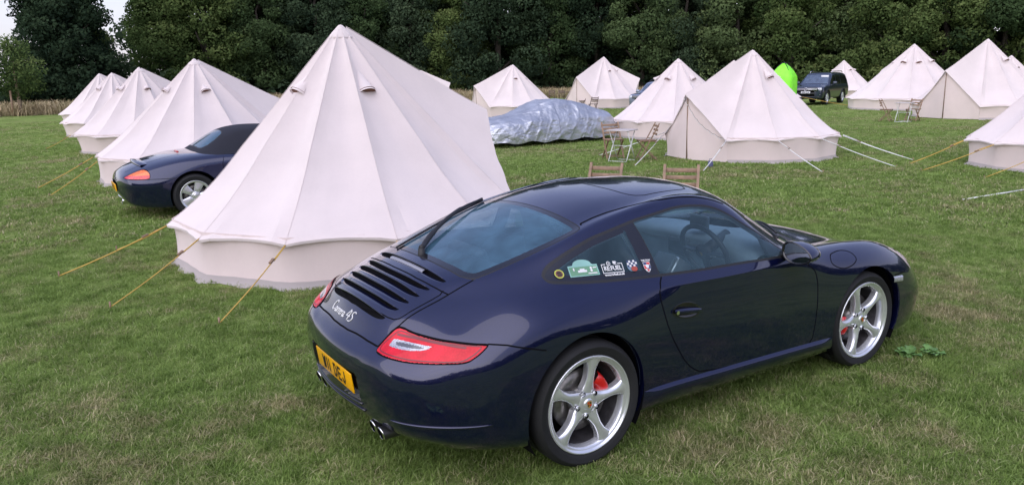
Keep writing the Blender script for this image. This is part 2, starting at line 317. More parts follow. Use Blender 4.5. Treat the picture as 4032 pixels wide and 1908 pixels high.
# ---------------------------------------------------------------- cutting helper: splits a surface along level sets
class CutMesh:
    def __init__(s, S, Nn):
        a, b = S.shape[:2]; s.V = [tuple(p) for p in S.reshape(-1, 3)]; s.N = [tuple(p) for p in Nn.reshape(-1, 3)]
        s.P = [[i*b+j, i*b+j+1, (i+1)*b+j+1, (i+1)*b+j] for i in range(a-1) for j in range(b-1)]
    def cut(s, fn, sel=None):
        V = np.array(s.V); f = fn(V); f = np.where(np.abs(f) < 1e-6, 1e-6, f); pos = (f > 0).tolist(); fl = f.tolist()
        out = []; cache = {}
        def mid(i, j):
            k = (i, j) if i < j else (j, i)
            if k in cache: return cache[k]
            i, j = k; t = fl[i]/(fl[i]-fl[j]); A, B = s.V[i], s.V[j]; n1, n2 = s.N[i], s.N[j]
            s.V.append(tuple(A[c]+(B[c]-A[c])*t for c in range(3)))
            n = [n1[c]+(n2[c]-n1[c])*t for c in range(3)]; l = math.sqrt(sum(c*c for c in n)) or 1
            s.N.append(tuple(c/l for c in n)); cache[k] = len(s.V)-1; return cache[k]
        for p in s.P:
            c = sum(pos[i] for i in p)
            if c == 0 or c == len(p): out.append(p); continue
            if sel is not None:
                q = V[p].mean(0)
                if not sel(q): out.append(p); continue
            ch = sum(pos[p[k]] != pos[p[k-1]] for k in range(len(p)))
            for t in ([p] if ch == 2 else [[p[0], p[k], p[k+1]] for k in range(1, len(p)-1)]):
                a, b = [], []
                for k in range(len(t)):
                    i, j = t[k], t[(k+1) % len(t)]; (a if pos[i] else b).append(i)
                    if pos[i] != pos[j]: m = mid(i, j); a.append(m); b.append(m)
                if len(a) > 2: out.append(a)
                if len(b) > 2: out.append(b)
        s.P = out
    def subdiv(s, sel, times=1):
        for _ in range(times):
            out = []; cache = {}
            def md(i, j):
                k = (i, j) if i < j else (j, i)
                if k not in cache:
                    A, B, n1, n2 = s.V[i], s.V[j], s.N[i], s.N[j]; s.V.append(tuple((A[c]+B[c])/2 for c in range(3))); n = [n1[c]+n2[c] for c in range(3)]
                    l = math.sqrt(sum(c*c for c in n)) or 1; s.N.append(tuple(c/l for c in n)); cache[k] = len(s.V)-1
                return cache[k]
            for p in s.P:
                q = [sum(s.V[i][c] for i in p)/4 for c in range(3)]
                if len(p) != 4 or not sel(q): out.append(p); continue
                a, b, c, d = p; ab, bc, cd, da = md(a, b), md(b, c), md(c, d), md(d, a); m = md(ab, cd)
                out += [[a, ab, m, da], [ab, b, bc, m], [m, bc, c, cd], [da, m, cd, d]]
            s.P = out
    def cents(s):
        V = np.array(s.V); return np.array([V[p].mean(0) for p in s.P])
def sdpoly(Q, poly):
    """signed distance (negative inside) of 2-D points to a polygon"""
    Q = np.asarray(Q, float); P = np.asarray(poly, float); A = P; B = np.roll(P, -1, 0)
    d = np.full(len(Q), 1e9); ins = np.zeros(len(Q), bool)
    for a, b in zip(A, B):
        e = b-a; w = Q-a; t = np.clip((w@e)/(e@e+1e-18), 0, 1); d = np.minimum(d, np.hypot(*(w-t[:, None]*e).T))
        c = ((a[1] > Q[:, 1]) != (b[1] > Q[:, 1])); x = (b[0]-a[0])*(Q[:, 1]-a[1])/((b[1]-a[1]) or 1e-12)+a[0]; ins ^= c & (Q[:, 0] < x)
    return np.where(ins, -d, d)
XZ = lambda P: P[:, [0, 2]]
XY = lambda P: P[:, [0, 1]]
SZ = lambda P: np.stack([P[:, 0]+P[:, 1], P[:, 2]], 1)
YZ = lambda P: P[:, [1, 2]]

DLO = catmull([(-.147,.985),(-.125,1.005),(-.085,1.028),(-.031,1.049),(.03,1.071),(.121,1.099),(.224,1.126),(.328,1.145),(.434,1.165),(.543,1.184),(.65,1.197),(.75,1.209),(.824,1.217),(.908,1.219),(.992,1.214),(1.075,1.204),(1.136,1.188),(1.197,1.162),(1.261,1.122),(1.326,1.076),(1.4,1.029),(1.468,.976),(1.53,.925),(1.578,.884),(1.582,.872),(1.56,.868),(1.45,.870),(1.318,.873),(1.209,.877),(1.029,.882),(.856,.886),(.692,.892),(.539,.898),(.375,.905),(.19,.916),(.058,.927),(-.064,.941),(-.117,.948),(-.139,.957),(-.148,.97)], 3, True)
BP = [(.505,1.185),(.509,1.17),(.526,1.079),(.535,1.01),(.538,.913),(.537,.89)]           # pane joint behind the door glass
FR = [(.425,1.17),(.433,1.15),(.444,1.056),(.448,.985),(.446,.926),(.444,.89)]           # edge of the dark B-pillar band
REARW = [(.219,0),(.219,.12),(.219,.234),(.223,.407),(.225,.485),(.217,.53),(.198,.556),(.16,.569),(.07,.571),(-.045,.562),(-.154,.553),(-.26,.539),(-.36,.521),(-.432,.503),(-.455,.465),(-.472,.425),(-.49,.264),(-.496,.1),(-.497,0)]
REARW = REARW+[(x, -y) for x, y in REARW[::-1][1:-1]]
WSCR = [(1.36,0),(1.355,.2),(1.33,.38),(1.29,.5),(1.292,.545),(1.40,.585),(1.55,.625),(1.70,.655),(1.84,.652),(1.92,.60),(2.0,.42),(2.04,.2),(2.05,0)]
WSCR = WSCR+[(x, -y) for x, y in WSCR[::-1][1:-1]]
COWL = [(1.8,0),(1.8,.6),(1.82,.69),(1.87,.712),(1.925,.69),(2.0,.60),(2.07,.45),(2.12,.2),(2.13,0)]
COWL = COWL+[(x, -y) for x, y in COWL[::-1][1:-1]]
HOOD = [(2.0,0),(2.0,.56),(2.1,.555),(2.4,.53),(2.7,.50),(2.95,.43),(3.08,.3),(3.13,0)]
HOOD = HOOD+[(x, -y) for x, y in HOOD[::-1][1:-1]]
SUNR = [(.665,0),(.667,.13),(.68,.319),(.697,.365),(.724,.396),(.776,.415),(.887,.41),(1.08,.40),(1.13,.385),(1.155,.34),(1.165,.2),(1.17,0)]
SUNR = SUNR+[(x, -y) for x, y in SUNR[::-1][1:-1]]
LIDS = [(-.925,.42),(-.90,.426),(-.858,.44),(-.824,.461),(-.805,.465),(-.757,.472),(-.70,.478),(-.624,.487),(-.568,.491)]
LIDT = [(-.568,.491),(-.583,.449),(-.603,.371),(-.624,.247),(-.633,.1),(-.636,0)]
LIDB = [(-.957,0),(-.9545,.1),(-.946,.193),(-.937,.321),(-.925,.42)]
LID = LIDB[:-1]+LIDS[:-1]+LIDT; LID = LID+[(x, -y) for x, y in LID[::-1][1:-1]]
DECK = LIDT[::-1]+[(-.432,.503),(-.455,.465),(-.472,.425),(-.49,.264),(-.496,.1),(-.497,0)]; DECK = DECK+[(x, -y) for x, y in DECK[::-1][1:-1]]
DOORL = [(.545,.897),(.52,.872),(.495,.831),(.495,.785),(.51,.728),(.534,.652),(.575,.563),(.624,.487),(.665,.427),(.715,.374),(.76,.342),(.801,.323),(.928,.306),(1.378,.276),(1.68,.262),(1.755,.275),(1.79,.32),(1.803,.42),(1.808,.55),(1.803,.68),(1.79,.732),(1.781,.752),(1.748,.78),(1.682,.823),(1.62,.857),(1.575,.868)]
DOOR = DOORL+[(1.5,.92),(.62,.94)]
TAIL = catmull([(-.356,.792),(-.237,.78),(-.071,.772),(.08,.768),(.22,.762),(.296,.756),(.267,.727),(.22,.702),(.165,.684),(.037,.677),(-.105,.672),(-.217,.669),(-.337,.67),(-.429,.672),(-.486,.675),(-.504,.682),(-.499,.697),(-.472,.721),(-.418,.763)], 3, True)
CLEAR = [(-.378,.743),(-.305,.744),(-.177,.744),(-.075,.743),(-.10,.732),(-.15,.723),(-.21,.718),(-.29,.714),(-.367,.714),(-.405,.716),(-.397,.728)]
BUMPT = [(-1.2,.697),(-.957,.697),(-.76,.697),(-.505,.694),(-.36,.70),(.0,.70),(.2,.72),(.296,.754),(.41,.745),(.485,.728),(.559,.711),(.64,.69),(.72,.666),(.9,.6)]
BUMP = BUMPT+[(.9,-.2),(-1.2,-.2)]
SLOTS = [(-.548,.085,.409,.046),(-.655,.24,.392,.040),(-.703,.17,.392,.040),(-.762,.20,.386,.040),(-.815,.18,.380,.036),(-.862,.11,.352,.026)]
def slot_w(W, yw, y): return W*np.sqrt(np.clip(1-(np.abs(y)/yw)**5, 1e-6, 1))
def slot_f(sl):
    x0, a, yw, W = sl
    def f(P):
        y = np.abs(P[:, 1]); u = x0+a*y*y-P[:, 0]; return np.maximum(np.maximum(-u, u-slot_w(W, yw, y)), y-yw)
    return f
S0 = loft(CAR_RINGS, 8, 8); N0 = -grid_normals(S0)
N0[:, :, 1] = np.where(S0[:, :, 1] > 1e-4, N0[:, :, 1], 0)
if N0[100, 40, 1] < 0: N0 = -N0
CM = CutMesh(S0, N0)
CM.subdiv(lambda q: (q[0] < -.48 and q[1] > .36 and .64 < q[2] < .82), 2)
CM.subdiv(lambda q: (q[0] < -.46 and q[1] < .50 and q[2] > .74) or (q[0] < -.95 and q[1] < .4) or (q[0] > 2.75 and q[1] > .5 and q[2] > .5) or (q[1] > .5 and .84 < q[2] < 1.24 and -.25 < q[0] < 1.65), 1)
_side = lambda q: q[1] > .45
ARC_R = ((-.01, .345), .372); ARC_F = ((2.352, .335), .362)
def farc(c): return lambda P: np.hypot(P[:, 0]-c[0][0], P[:, 2]-c[0][1])-c[1]
CM.cut(farc(ARC_R), lambda q: q[1] > .55 and q[2] < .8); CM.cut(farc(ARC_F), lambda q: q[1] > .55 and q[2] < .8)
fD = lambda P: sdpoly(XZ(P), DLO)
dsel = lambda q: q[1] > .45 and q[2] > .8
for w in (0, .013): CM.cut(lambda P: fD(P)+w, dsel)
def fline(pl):
    pl = np.array(pl[::-1]); return lambda P: P[:, 0]-np.interp(P[:, 2], pl[:, 1], pl[:, 0])
insd = lambda q: q[1] > .45 and .85 < q[2] < 1.25 and -.2 < q[0] < 1.65
for off in (0, .006): CM.cut(lambda P: fline(BP)(P)-off, insd)
fQ = lambda P: np.maximum(fD(P)+.038, fline(FR)(P)+.0)
CM.cut(fQ, lambda q: insd(q) and q[0] < .5)
topz = lambda z: (lambda q: q[2] > z)
fRW = lambda P: sdpoly(XY(P), REARW); fWS = lambda P: sdpoly(XY(P), WSCR)
rsel = lambda q: q[2] > .93 and q[0] < .5; wsel = lambda q: q[2] > .78 and 1.1 < q[0] < 2.3
for w in (0, .008, .042): CM.cut(lambda P: fRW(P)+w, rsel)
for w in (0, .010, .03): CM.cut(lambda P: fWS(P)+w, wsel)
fCW = lambda P: sdpoly(XY(P), COWL); CM.cut(fCW, wsel)
fHD = lambda P: sdpoly(XY(P), HOOD); CM.cut(fHD, lambda q: q[2] > .5 and q[0] > 1.95)
fSR = lambda P: sdpoly(XY(P), SUNR); CM.cut(fSR, topz(1.1))
lsel = lambda q: q[0] < -.38 and q[2] > .68
fLD = lambda P: sdpoly(XY(P), LID); CM.cut(fLD, lambda q: q[0] < -.4 and q[2] > .692)
fDK = lambda P: sdpoly(XY(P), DECK); CM.cut(fDK, lambda q: q[0] < -.3 and q[2] > .8)
tsel = lambda q: q[0] < -.4 and q[1] > .3 and q[2] > .6
fTL = lambda P: sdpoly(SZ(P), TAIL); fCL = lambda P: sdpoly(SZ(P), CLEAR)
CM.cut(fTL, tsel); CM.cut(lambda P: fTL(P)+.007, tsel); CM.cut(fCL, tsel); CM.cut(lambda P: fCL(P)+.005, tsel); fCI = lambda P: sdpoly(SZ(P), [(-.36,.734),(-.28,.737),(-.17,.737),(-.125,.733),(-.16,.728),(-.22,.725),(-.35,.724)]); CM.cut(fCI, tsel)
fBU = lambda P: sdpoly(SZ(P), BUMP); CM.cut(fBU, lambda q: q[0] < -.1 and q[2] < .8)
fDR = lambda P: sdpoly(XZ(P), DOOR); CM.cut(fDR, lambda q: q[1] > .6 and q[2] < .93)
for sl in SLOTS: CM.cut(slot_f(sl), lambda q: q[0] < -.45 and q[2] > .74 and q[1] < .45)
HLC = np.array([2.945, .672, .655]); fHL = lambda P: np.sqrt((((P-HLC)/np.array([.135, .112, .125]))**2).sum(1))-1
CM.cut(fHL, lambda q: q[0] > 2.6); CM.cut(lambda P: fHL(P)+.07, lambda q: q[0] > 2.6)
REC = [(-.34,.392),(.34,.392),(.335,.54),(.30,.553),(-.30,.553),(-.335,.54)]
fRC = lambda P: sdpoly(YZ(P), REC)
rcs = lambda q: q[0] < -.9
CM.cut(fRC, rcs); CM.cut(lambda P: fRC(P)+.012, rcs)
FBP = [(2.2,.60),(2.62,.60),(2.75,.60),(2.86,.575),(3.0,.56),(3.12,.545),(3.3,.5),(3.6,.45),(3.6,-.2),(2.2,-.2)]
fFB = lambda P: sdpoly(XZ(P), FBP); CM.cut(fFB, lambda q: q[0] > 2.5)
# lens and recess displacement
VV = np.array(CM.V); NN = np.array(CM.N)
d = fTL(VV); m = ((VV[:, 0] < -.4) & (VV[:, 1] > .3) & (VV[:, 2] > .6) & (d < 0)); VV += NN*(m*.006*np.clip(-d/.014, 0, 1))[:, None]
d = fHL(VV); m = (VV[:, 0] > 2.6) & (d < 0); VV += NN*(m*.005*np.clip(-d/.12, 0, 1))[:, None]
d = fRC(VV); m = (VV[:, 0] < -.9) & (d < -.0115); VV[m, 0] = np.maximum(VV[m, 0]+.03, -.985); NN[m] = (-1, 0, 0)
CM.V = [tuple(v) for v in VV]
CC = CM.cents()
lab = np.array(['body']*len(CC), object)
def setlab(mask, name): lab[mask & (lab == 'body')] = name
x_, y_, z_ = CC.T
setlab((farc(ARC_R)(CC) < 0) & (y_ > .55) & (z_ < .8), 'none'); setlab((farc(ARC_F)(CC) < 0) & (y_ > .55) & (z_ < .8), 'none')
D = fD(CC); inD = (D < 0) & (y_ > .45) & (z_ > .8)
bp = fline(BP)(CC)
setlab(inD & (D > -.013), 'win_trim'); setlab(inD & (bp > .006), 'door_glass'); setlab(inD & (bp > 0), 'win_trim')
setlab(inD & (fQ(CC) < 0), 'quarter_glass'); setlab(inD, 'quarter_band')
rw = fRW(CC); mk_ = (z_ > .93) & (x_ < .5)
setlab(mk_ & (rw < -.042), 'rear_glass'); setlab(mk_ & (rw < -.008), 'rear_band'); setlab(mk_ & (rw < 0), 'rear_trim')
ws = fWS(CC); mk_ = (z_ > .78) & (x_ > 1.1) & (x_ < 2.3)
setlab(mk_ & (ws < -.03), 'screen_glass'); setlab(mk_ & (ws < -.01), 'screen_band'); setlab(mk_ & (ws < 0), 'screen_trim')
setlab(mk_ & (fCW(CC) < 0), 'cowl')
setlab((fHD(CC) < 0) & (z_ > .5) & (x_ > 1.95), 'bonnet'); setlab((fSR(CC) < 0) & (z_ > 1.1), 'sunroof')
slotm = np.zeros(len(CC), bool)
for sl in SLOTS: slotm |= (slot_f(sl)(CC) < 0) & (z_ > .74) & (x_ < -.45)
setlab(slotm, 'none')
tl = fTL(CC); mk_ = (x_ < -.4) & (y_ > .3) & (z_ > .6); cl = fCL(CC)
setlab(mk_ & (tl < -.007) & (fCI(CC) < 0), 'tail_dark'); setlab(mk_ & (tl < -.007) & (cl < -.005), 'tail_clear'); setlab(mk_ & (tl < -.007) & (cl < 0), 'tail_rim'); setlab(mk_ & (tl < -.007), 'tail_red'); setlab(mk_ & (tl < 0), 'tail_seal')
setlab((fLD(CC) < 0) & (x_ < -.4) & (z_ > .692), 'engine_lid'); setlab((fDK(CC) < 0) & (x_ < -.3) & (z_ > .8), 'deck')
rc = fRC(CC); setlab((rc < -.012) & (x_ < -.9), 'recess'); setlab((rc < 0) & (x_ < -.9), 'recess_wall')
setlab((fBU(CC) < 0) & (x_ < -.1) & (z_ < .8), 'rear_bumper')
setlab((fDR(CC) < 0) & (y_ > .6) & (z_ < .93), 'door')
hl = fHL(CC); setlab((x_ > 2.6) & (hl < -.07), 'head_glass'); setlab((x_ > 2.6) & (hl < 0), 'head_rim')
setlab((fFB(CC) < 0) & (x_ > 2.5), 'front_bumper')
lab[(z_ < .168) & (lab == 'body')] = 'under'

def piece(names, both, mb=None, mats=None):
    """faces of the given labels; both=0: right half (y<0), 1: left half, 2: both. Returns MB plus normals"""
    mb = mb or MB(); nr = getattr(mb, 'nr', []); mb.nr = nr
    idx = {}
    for s in ([1, -1] if both == 2 else ([-1] if both == 0 else [1])):
        idx.clear()
        for p, l in zip(CM.P, lab):
            if l in names:
                q = []
                for i in p:
                    if i not in idx:
                        idx[i] = len(mb.v); a = CM.V[i]; n = NN[i]
                        mb.v.append((a[0], a[1]*s, a[2])); nr.append((n[0], n[1]*s, n[2]))
                    q.append(idx[i])
                mb.f.append(tuple(q if s > 0 else q[::-1])); mb.mi.append((mats or {}).get(l, 0)); mb.sm.append(True)
    return mb
BV = BVHTree.FromPolygons([Vector(v) for v in S0.reshape(-1, 3)], CutMesh(S0, N0).P)
def cast(o, d):
    h = BV.ray_cast(Vector(o), Vector(d).normalized())
    if h[0] is None: h = BV.find_nearest(Vector(o)+Vector(d).normalized()*2)
    near = BV.find_nearest(h[0]); n = h[1]
    if n.dot(Vector(d)) > 0: n = -n
    return h[0], n
side = lambda x, z: cast((x, 3, z), (0, -1, 0))
top = lambda x, y: cast((x, abs(y), 3), (0, 0, -1))
diag = lambda s, z: cast((s/2-2, s/2+2, z), (1, -1, 0))
rear = lambda y, z: cast((-4, abs(y), z), (1, 0, 0))
def ribbon(mb, hits, w, off=.0008, mi=0, sides=(1, -1), closed=False):
    P = [h[0] for h in hits]; Nr = [h[1] for h in hits]; m = len(P)
    for s in sides:
        G = []
        for i in range(m):
            t = (P[(i+1) % m]-P[i-1]) if closed else P[min(i+1, m-1)]-P[max(i-1, 0)]
            b = t.cross(Nr[i]).normalized()
            G.append([(P[i]+Nr[i]*off+b*w/2*k) for k in (-1, 1)])
        G = np.array([[tuple(c) for c in g] for g in G]); G[..., 1] *= s
        if closed: G = np.concatenate([G, G[:1]])
        mb.grid(G, mi)
def resample(pl, step=.02):
    pl = np.array(pl, float); out = [pl[0]]
    for a, b in zip(pl[:-1], pl[1:]):
        n = max(1, int(np.hypot(*(b-a))/step)); out += [a+(b-a)*k/n for k in range(1, n+1)]
    return out

# ---------------------------------------------------------------- wheels
def make_wheel(parent, loc, right, R, W, Rr, a0, style='curved', calang=70, dish=.0, caliper='red', name='wheel', hubcol='gold'):
    """wheel in its own frame: axis Y, outer face at y=0 looking to -Y"""
    w = bpy.data.objects.new(name, None); COL.objects.link(w); w.parent = parent; w.location = loc; w.empty_display_size = .1
    if not right: w.rotation_euler = (0, 0, PI)
    t = MB(); k = R-Rr
    t.lathe([(Rr-.008, .012), (Rr, .002), (Rr+.006, -.004), (Rr+k*.30, -.013), (Rr+k*.55, -.014), (Rr+k*.62, -.0165), (Rr+k*.68, -.014), (R-.016, -.006), (R-.006, .006), (R-.001, .02), (R, .04), (R, W*.3), (R-.008, W*.305), (R-.008, W*.33), (R, W*.335), (R, W*.62), (R-.008, W*.625), (R-.008, W*.65), (R, W*.655), (R, W-.05), (R-.006, W-.02), (Rr+k*.5, W), (Rr-.008, W-.02)], 72)
    t.build('tyre', M['tyre'], w, fix=True)
    r = MB()
    r.lathe([(Rr-.012, .012), (Rr+.001, .003), (Rr+.003, -.004), (Rr-.001, -.008), (Rr-.006, -.007), (Rr-.011, .001), (Rr-.018, .004), (Rr-.026, .006), (Rr-.030, .012), (Rr-.034, .05)], 72, mi=0)
    r.lathe([(Rr-.034, .05), (Rr-.045, W*.6), (Rr-.045, W*.95)], 72, mi=1)
    ro = r.build('rim', [M['alloy'], M['alloy_in']], w, fix=True)
    sp = MB(); nr_, ns = 15, 11; hubr = .052
    for k in range(5):
        G = np.zeros((nr_, ns+4, 3)); base = PI/2-rad(a0+72*k)       # clock angle seen from outside
        for i in range(nr_):
            u = i/(nr_-1); rr = hubr*.7+(Rr-.016-hubr*.7)*u
            if style == 'curved':
                hw = np.interp(u, [0, .16, .3, .5, .72, .86, 1], [.026, .040, .029, .0225, .025, .034, .056]); an = base
                yf = np.interp(u, [0, .2, .45, .8, 1], [.020, .017, .008, .004, .004]); cr = np.interp(u, [0, .25, .6, 1], [.004, .012, .014, .007])
            else:
                hw = np.interp(u, [0, .2, .5, .8, 1], [.03, .04, .05, .062, .075]); an = base; yf = np.interp(u, [0, .3, 1], [.024, .010, .006]); cr = np.interp(u, [0, .3, 1], [.003, .010, .004])
            for j in range(ns+4):
                s = np.clip((j-2)/(ns-1)*2-1, -1, 1); y = yf+cr*abs(s)**2.2
                if j in (0, ns+3): y = yf+.05
                elif j in (1, ns+2): y = yf+cr+.012
                tx = hw*s; c, sn = math.cos(an), math.sin(an)
                G[i, j] = (rr*c-tx*sn, y, rr*sn+tx*c)
        sp.grid(G)
    sp.lathe([(.0, .012), (.03, .013), (.055, .018), (.07, .028), (.074, .055)], 40)
    so = sp.build('spokes', M['alloy'], w, fix=True)
    hb = MB()
    hb.lathe([(0, .006), (.02, .0065), (.028, .009), (.031, .014)], 28)
    hb.build('hub_cap', M['alloy'], w, fix=True)
    if hubcol == 'gold':
        cr_ = MB(); sh = [(-.013, .017), (0, .019), (.013, .017), (.014, .004), (.008, -.010), (0, -.019), (-.008, -.010), (-.014, .004)]
        cr_.poly([(a, .0035, b) for a, b in sh], 0)
        for q in ((-.0065, .009), (.0065, -.004)): cr_.poly([(q[0]-.005, .0025, q[1]-.005), (q[0]+.005, .0025, q[1]-.005), (q[0]+.005, .0025, q[1]+.005), (q[0]-.005, .0025, q[1]+.005)], 1)
        for q in ((.0065, .009), (-.0065, -.004)): cr_.poly([(q[0]-.004, .0025, q[1]-.004), (q[0]+.004, .0025, q[1]-.004), (q[0]+.004, .0025, q[1]+.004), (q[0]-.004, .0025, q[1]+.004)], 2)
        cr_.build('crest_badge', [CREST, M['red'], M['black']], w)
    for k in range(5):
        bt = MB(); a = PI/2-rad(a0+36+72*k); c = (.065*math.cos(a), 0, .065*math.sin(a))
        bt.lathe([(.0125, .0135), (.0125, .024)], 14, c=c, mi=1); bt.lathe([(.0135, .0125), (.0150, .0175)], 14, c=c, mi=0); bt.lathe([(0, .0165), (.007, .0165), (.008, .022)], 8, c=c, mi=0); bt.lathe([(0, .0235), (.0125, .0235)], 14, c=c, mi=1)
        bt.build('wheel_bolt', [M['alloy'], M['void']], w, fix=True)
    ds = MB(); ds.lathe([(.07, .10), (.09, .085), (.165, .085), (.165, .113), (.09, .113)], 48); ds.lathe([(0, .06), (.075, .065), (.078, .10)], 32)
    ds.build('brake_disc', M['disc'], w, fix=True)
    bk = MB(); bk.lathe([(0, .16), (Rr-.045, .16)], 40); bk.build('brake_shield', M['void'], w)
    if caliper:
        cb = MB(); G = []
        for i in range(13):
            a = PI/2-rad(calang-24+48*i/12); e = .012*(1-(abs(i-6)/6)**4)
            G.append([(q*math.cos(a), y, q*math.sin(a)) for q, y in ((.098, .083), (.098, .064), (.112, .050-e), (.150, .046-e), (.160, .052-e), (.170, .07), (.170, .125))])
        cb.grid(G); cb.build('brake_caliper', M[caliper], w)
    return w
CREST = simple('gold_enamel', (.55, .34, .06), .35, metal=.5, var=.35, vscale=160)

# ---------------------------------------------------------------- the coupe
car = thing('sports_coupe', 'dark navy coupe with silver five-spoke wheels and yellow rear plate, largest car', 'car')
TL_RED, nt, out = nmat('red_lens'); b = N(nt, 'ShaderNodeBsdfPrincipled'); L(nt, b.outputs[0], out.inputs[0])
tc = N(nt, 'ShaderNodeTexCoord'); vz = N(nt, 'ShaderNodeTexVoronoi'); vz.inputs['Scale'].default_value = 95; L(nt, tc.outputs['Object'], vz.inputs['Vector'])
nz = noise(nt, tc.outputs['Object'], 9, 4)
mx = N(nt, 'ShaderNodeMix', data_type='RGBA'); mx.inputs[0].default_value = .12
L(nt, ramp(nt, nz, [(.35, (.50, .003, .012)), (.7, (.78, .008, .03))]), mx.inputs[6]); L(nt, ramp(nt, vz.outputs['Distance'], [(.1, (.75, .04, .06)), (.6, (.22, .002, .008))]), mx.inputs[7])
L(nt, mx.outputs[2], b.inputs['Base Color']); b.inputs['Roughness'].default_value = .4; b.inputs['Specular IOR Level'].default_value = .2; b.inputs['Coat Weight'].default_value = .45; b.inputs['Coat Roughness'].default_value = .02
b.inputs['Emission Color'].default_value = (.8, .01, .03, 1); b.inputs['Emission Strength'].default_value = .0
CLR, nt, out = nmat('clear_lens_reflector'); b = N(nt, 'ShaderNodeBsdfPrincipled'); L(nt, b.outputs[0], out.inputs[0])
tc = N(nt, 'ShaderNodeTexCoord'); vz = N(nt, 'ShaderNodeTexVoronoi'); vz.inputs['Scale'].default_value = 120; L(nt, tc.outputs['Object'], vz.inputs['Vector'])
L(nt, ramp(nt, vz.outputs['Distance'], [(.1, (.22, .22, .25)), (.6, (.50, .51, .54))]), b.inputs['Base Color']); b.inputs['Roughness'].default_value = .2; b.inputs['Metallic'].default_value = .4; b.inputs['Coat Weight'].default_value = 1

DKL = simple('smoked_lens', (.09, .09, .10), .15, coat=1)
# body shell with its panel gaps
body = piece({'body', 'under'}, 2, mats={'under': 2})
nb = len(body.v)
g = 1
gw = .0075
ribbon(body, [side(*q) for q in resample(DOORL)], gw, mi=g)
ribbon(body, [top(*q) for q in resample(LIDS+[(-.5, .497), (-.432, .503)])], gw, mi=g)
ribbon(body, [top(*q) for q in resample(LIDT)], gw, mi=g)
ribbon(body, [top(*q) for q in resample(LIDB)], gw*1.3, mi=g)
ribbon(body, [diag(*q) for q in resample([(.29, .757), (.35, .752), (.41, .745), (.485, .728), (.559, .711), (.64, .69)])], gw, mi=g)
ribbon(body, [top(*q) for q in resample(SUNR[:12])], gw*.9, mi=g)
ribbon(body, [top(*q) for q in resample([(1.95, .63), (2.0, .575), (2.1, .556), (2.4, .53), (2.7, .50), (2.95, .43), (3.08, .3), (3.13, 0)])], gw, mi=g)
ribbon(body, [top(*q) for q in resample([(.235, .515), (.244, .500), (.328, .492), (.43, .492), (.555, .502), (.68, .522), (.793, .541), (.91, .545), (1.04, .553), (1.183, .572), (1.25, .585)])], .011, .0012, mi=g)
SPS = [(-.60, 0), (-.598, .2), (-.592, .36), (-.575, .45), (-.60, .461), (-.65, .458), (-.726, .45), (-.783, .442), (-.81, .432), (-.829, .408), (-.842, .362), (-.858, .25), (-.884, .1), (-.888, 0)]
ribbon(body, [top(*q) for q in resample(SPS[3:])], gw*.8, mi=g)
ribbon(body, [side(*q) for q in resample([(2.62, .60), (2.75, .60)])], gw, mi=g)
flap = [(1.977, .803), (1.99, .832), (2.03, .845), (2.09, .842), (2.156, .825), (2.211, .801), (2.232, .772), (2.222, .748), (2.17, .728), (2.09, .722), (2.02, .742), (1.982, .772)]
ribbon(body, [side(*q) for q in catmull([(1.977, .803), (2.0, .817), (2.05, .822), (2.11, .823), (2.17, .815), (2.211, .798), (2.228, .772), (2.212, .75), (2.156, .731), (2.075, .725), (2.006, .744), (1.968, .772)], 5, True)], gw*.8, mi=g, sides=(-1,), closed=True)
# wheel-arch return lips
for (c, R_) in (ARC_R, ARC_F):
    for s in (1, -1):
        G = []
        for k in range(41):
            a = rad(-28+236*k/40); x = c[0]+R_*math.cos(a); z = c[1]+R_*math.sin(a)
            if z < .17: continue
            p_, n_ = side(x, z); G.append([(p_.x, p_.y*s, p_.z), (c[0]+(R_-.004)*math.cos(a), (p_.y-.010)*s, c[1]+(R_-.004)*math.sin(a)), (c[0]+(R_+.002)*math.cos(a), (p_.y-.05)*s, c[1]+(R_+.002)*math.sin(a))])
        body.grid(G, 0)
nrm = body.nr+[(0, 0, 1)]*(len(body.v)-nb)
bo = body.build('body', [M['paint'], M['void'], M['plastic']], car)
me = bo.data
vn = np.zeros((len(me.vertices), 3)); me.vertices.foreach_get('co', np.zeros(len(me.vertices)*3))
vn = np.array([tuple(v.normal) for v in me.vertices]); vn[:nb] = np.array(body.nr); me.normals_split_custom_set_from_vertices(vn.tolist())
def part(name, labels, both, mat, parent=car, mats=None):
    mb = piece(labels, both, mats=mats); o = mb.build(name, mat, parent)
    vn = np.array(mb.nr); 
    o.data.normals_split_custom_set_from_vertices(vn.tolist()); return o
lid = part('engine_lid', {'engine_lid'}, 2, M['paint'])
deck = part('rear_deck', {'deck'}, 2, M['paint'])
part('bonnet', {'bonnet'}, 2, M['paint']); part('sunroof', {'sunroof'}, 2, M['paint'])
rb = part('rear_bumper', {'rear_bumper', 'recess', 'recess_wall'}, 2, [M['paint'], M['gloss']], mats={'recess': 1, 'recess_wall': 1})
fb = part('front_bumper', {'front_bumper'}, 2, [M['paint']])
part('scuttle', {'cowl'}, 2, M['plastic'])
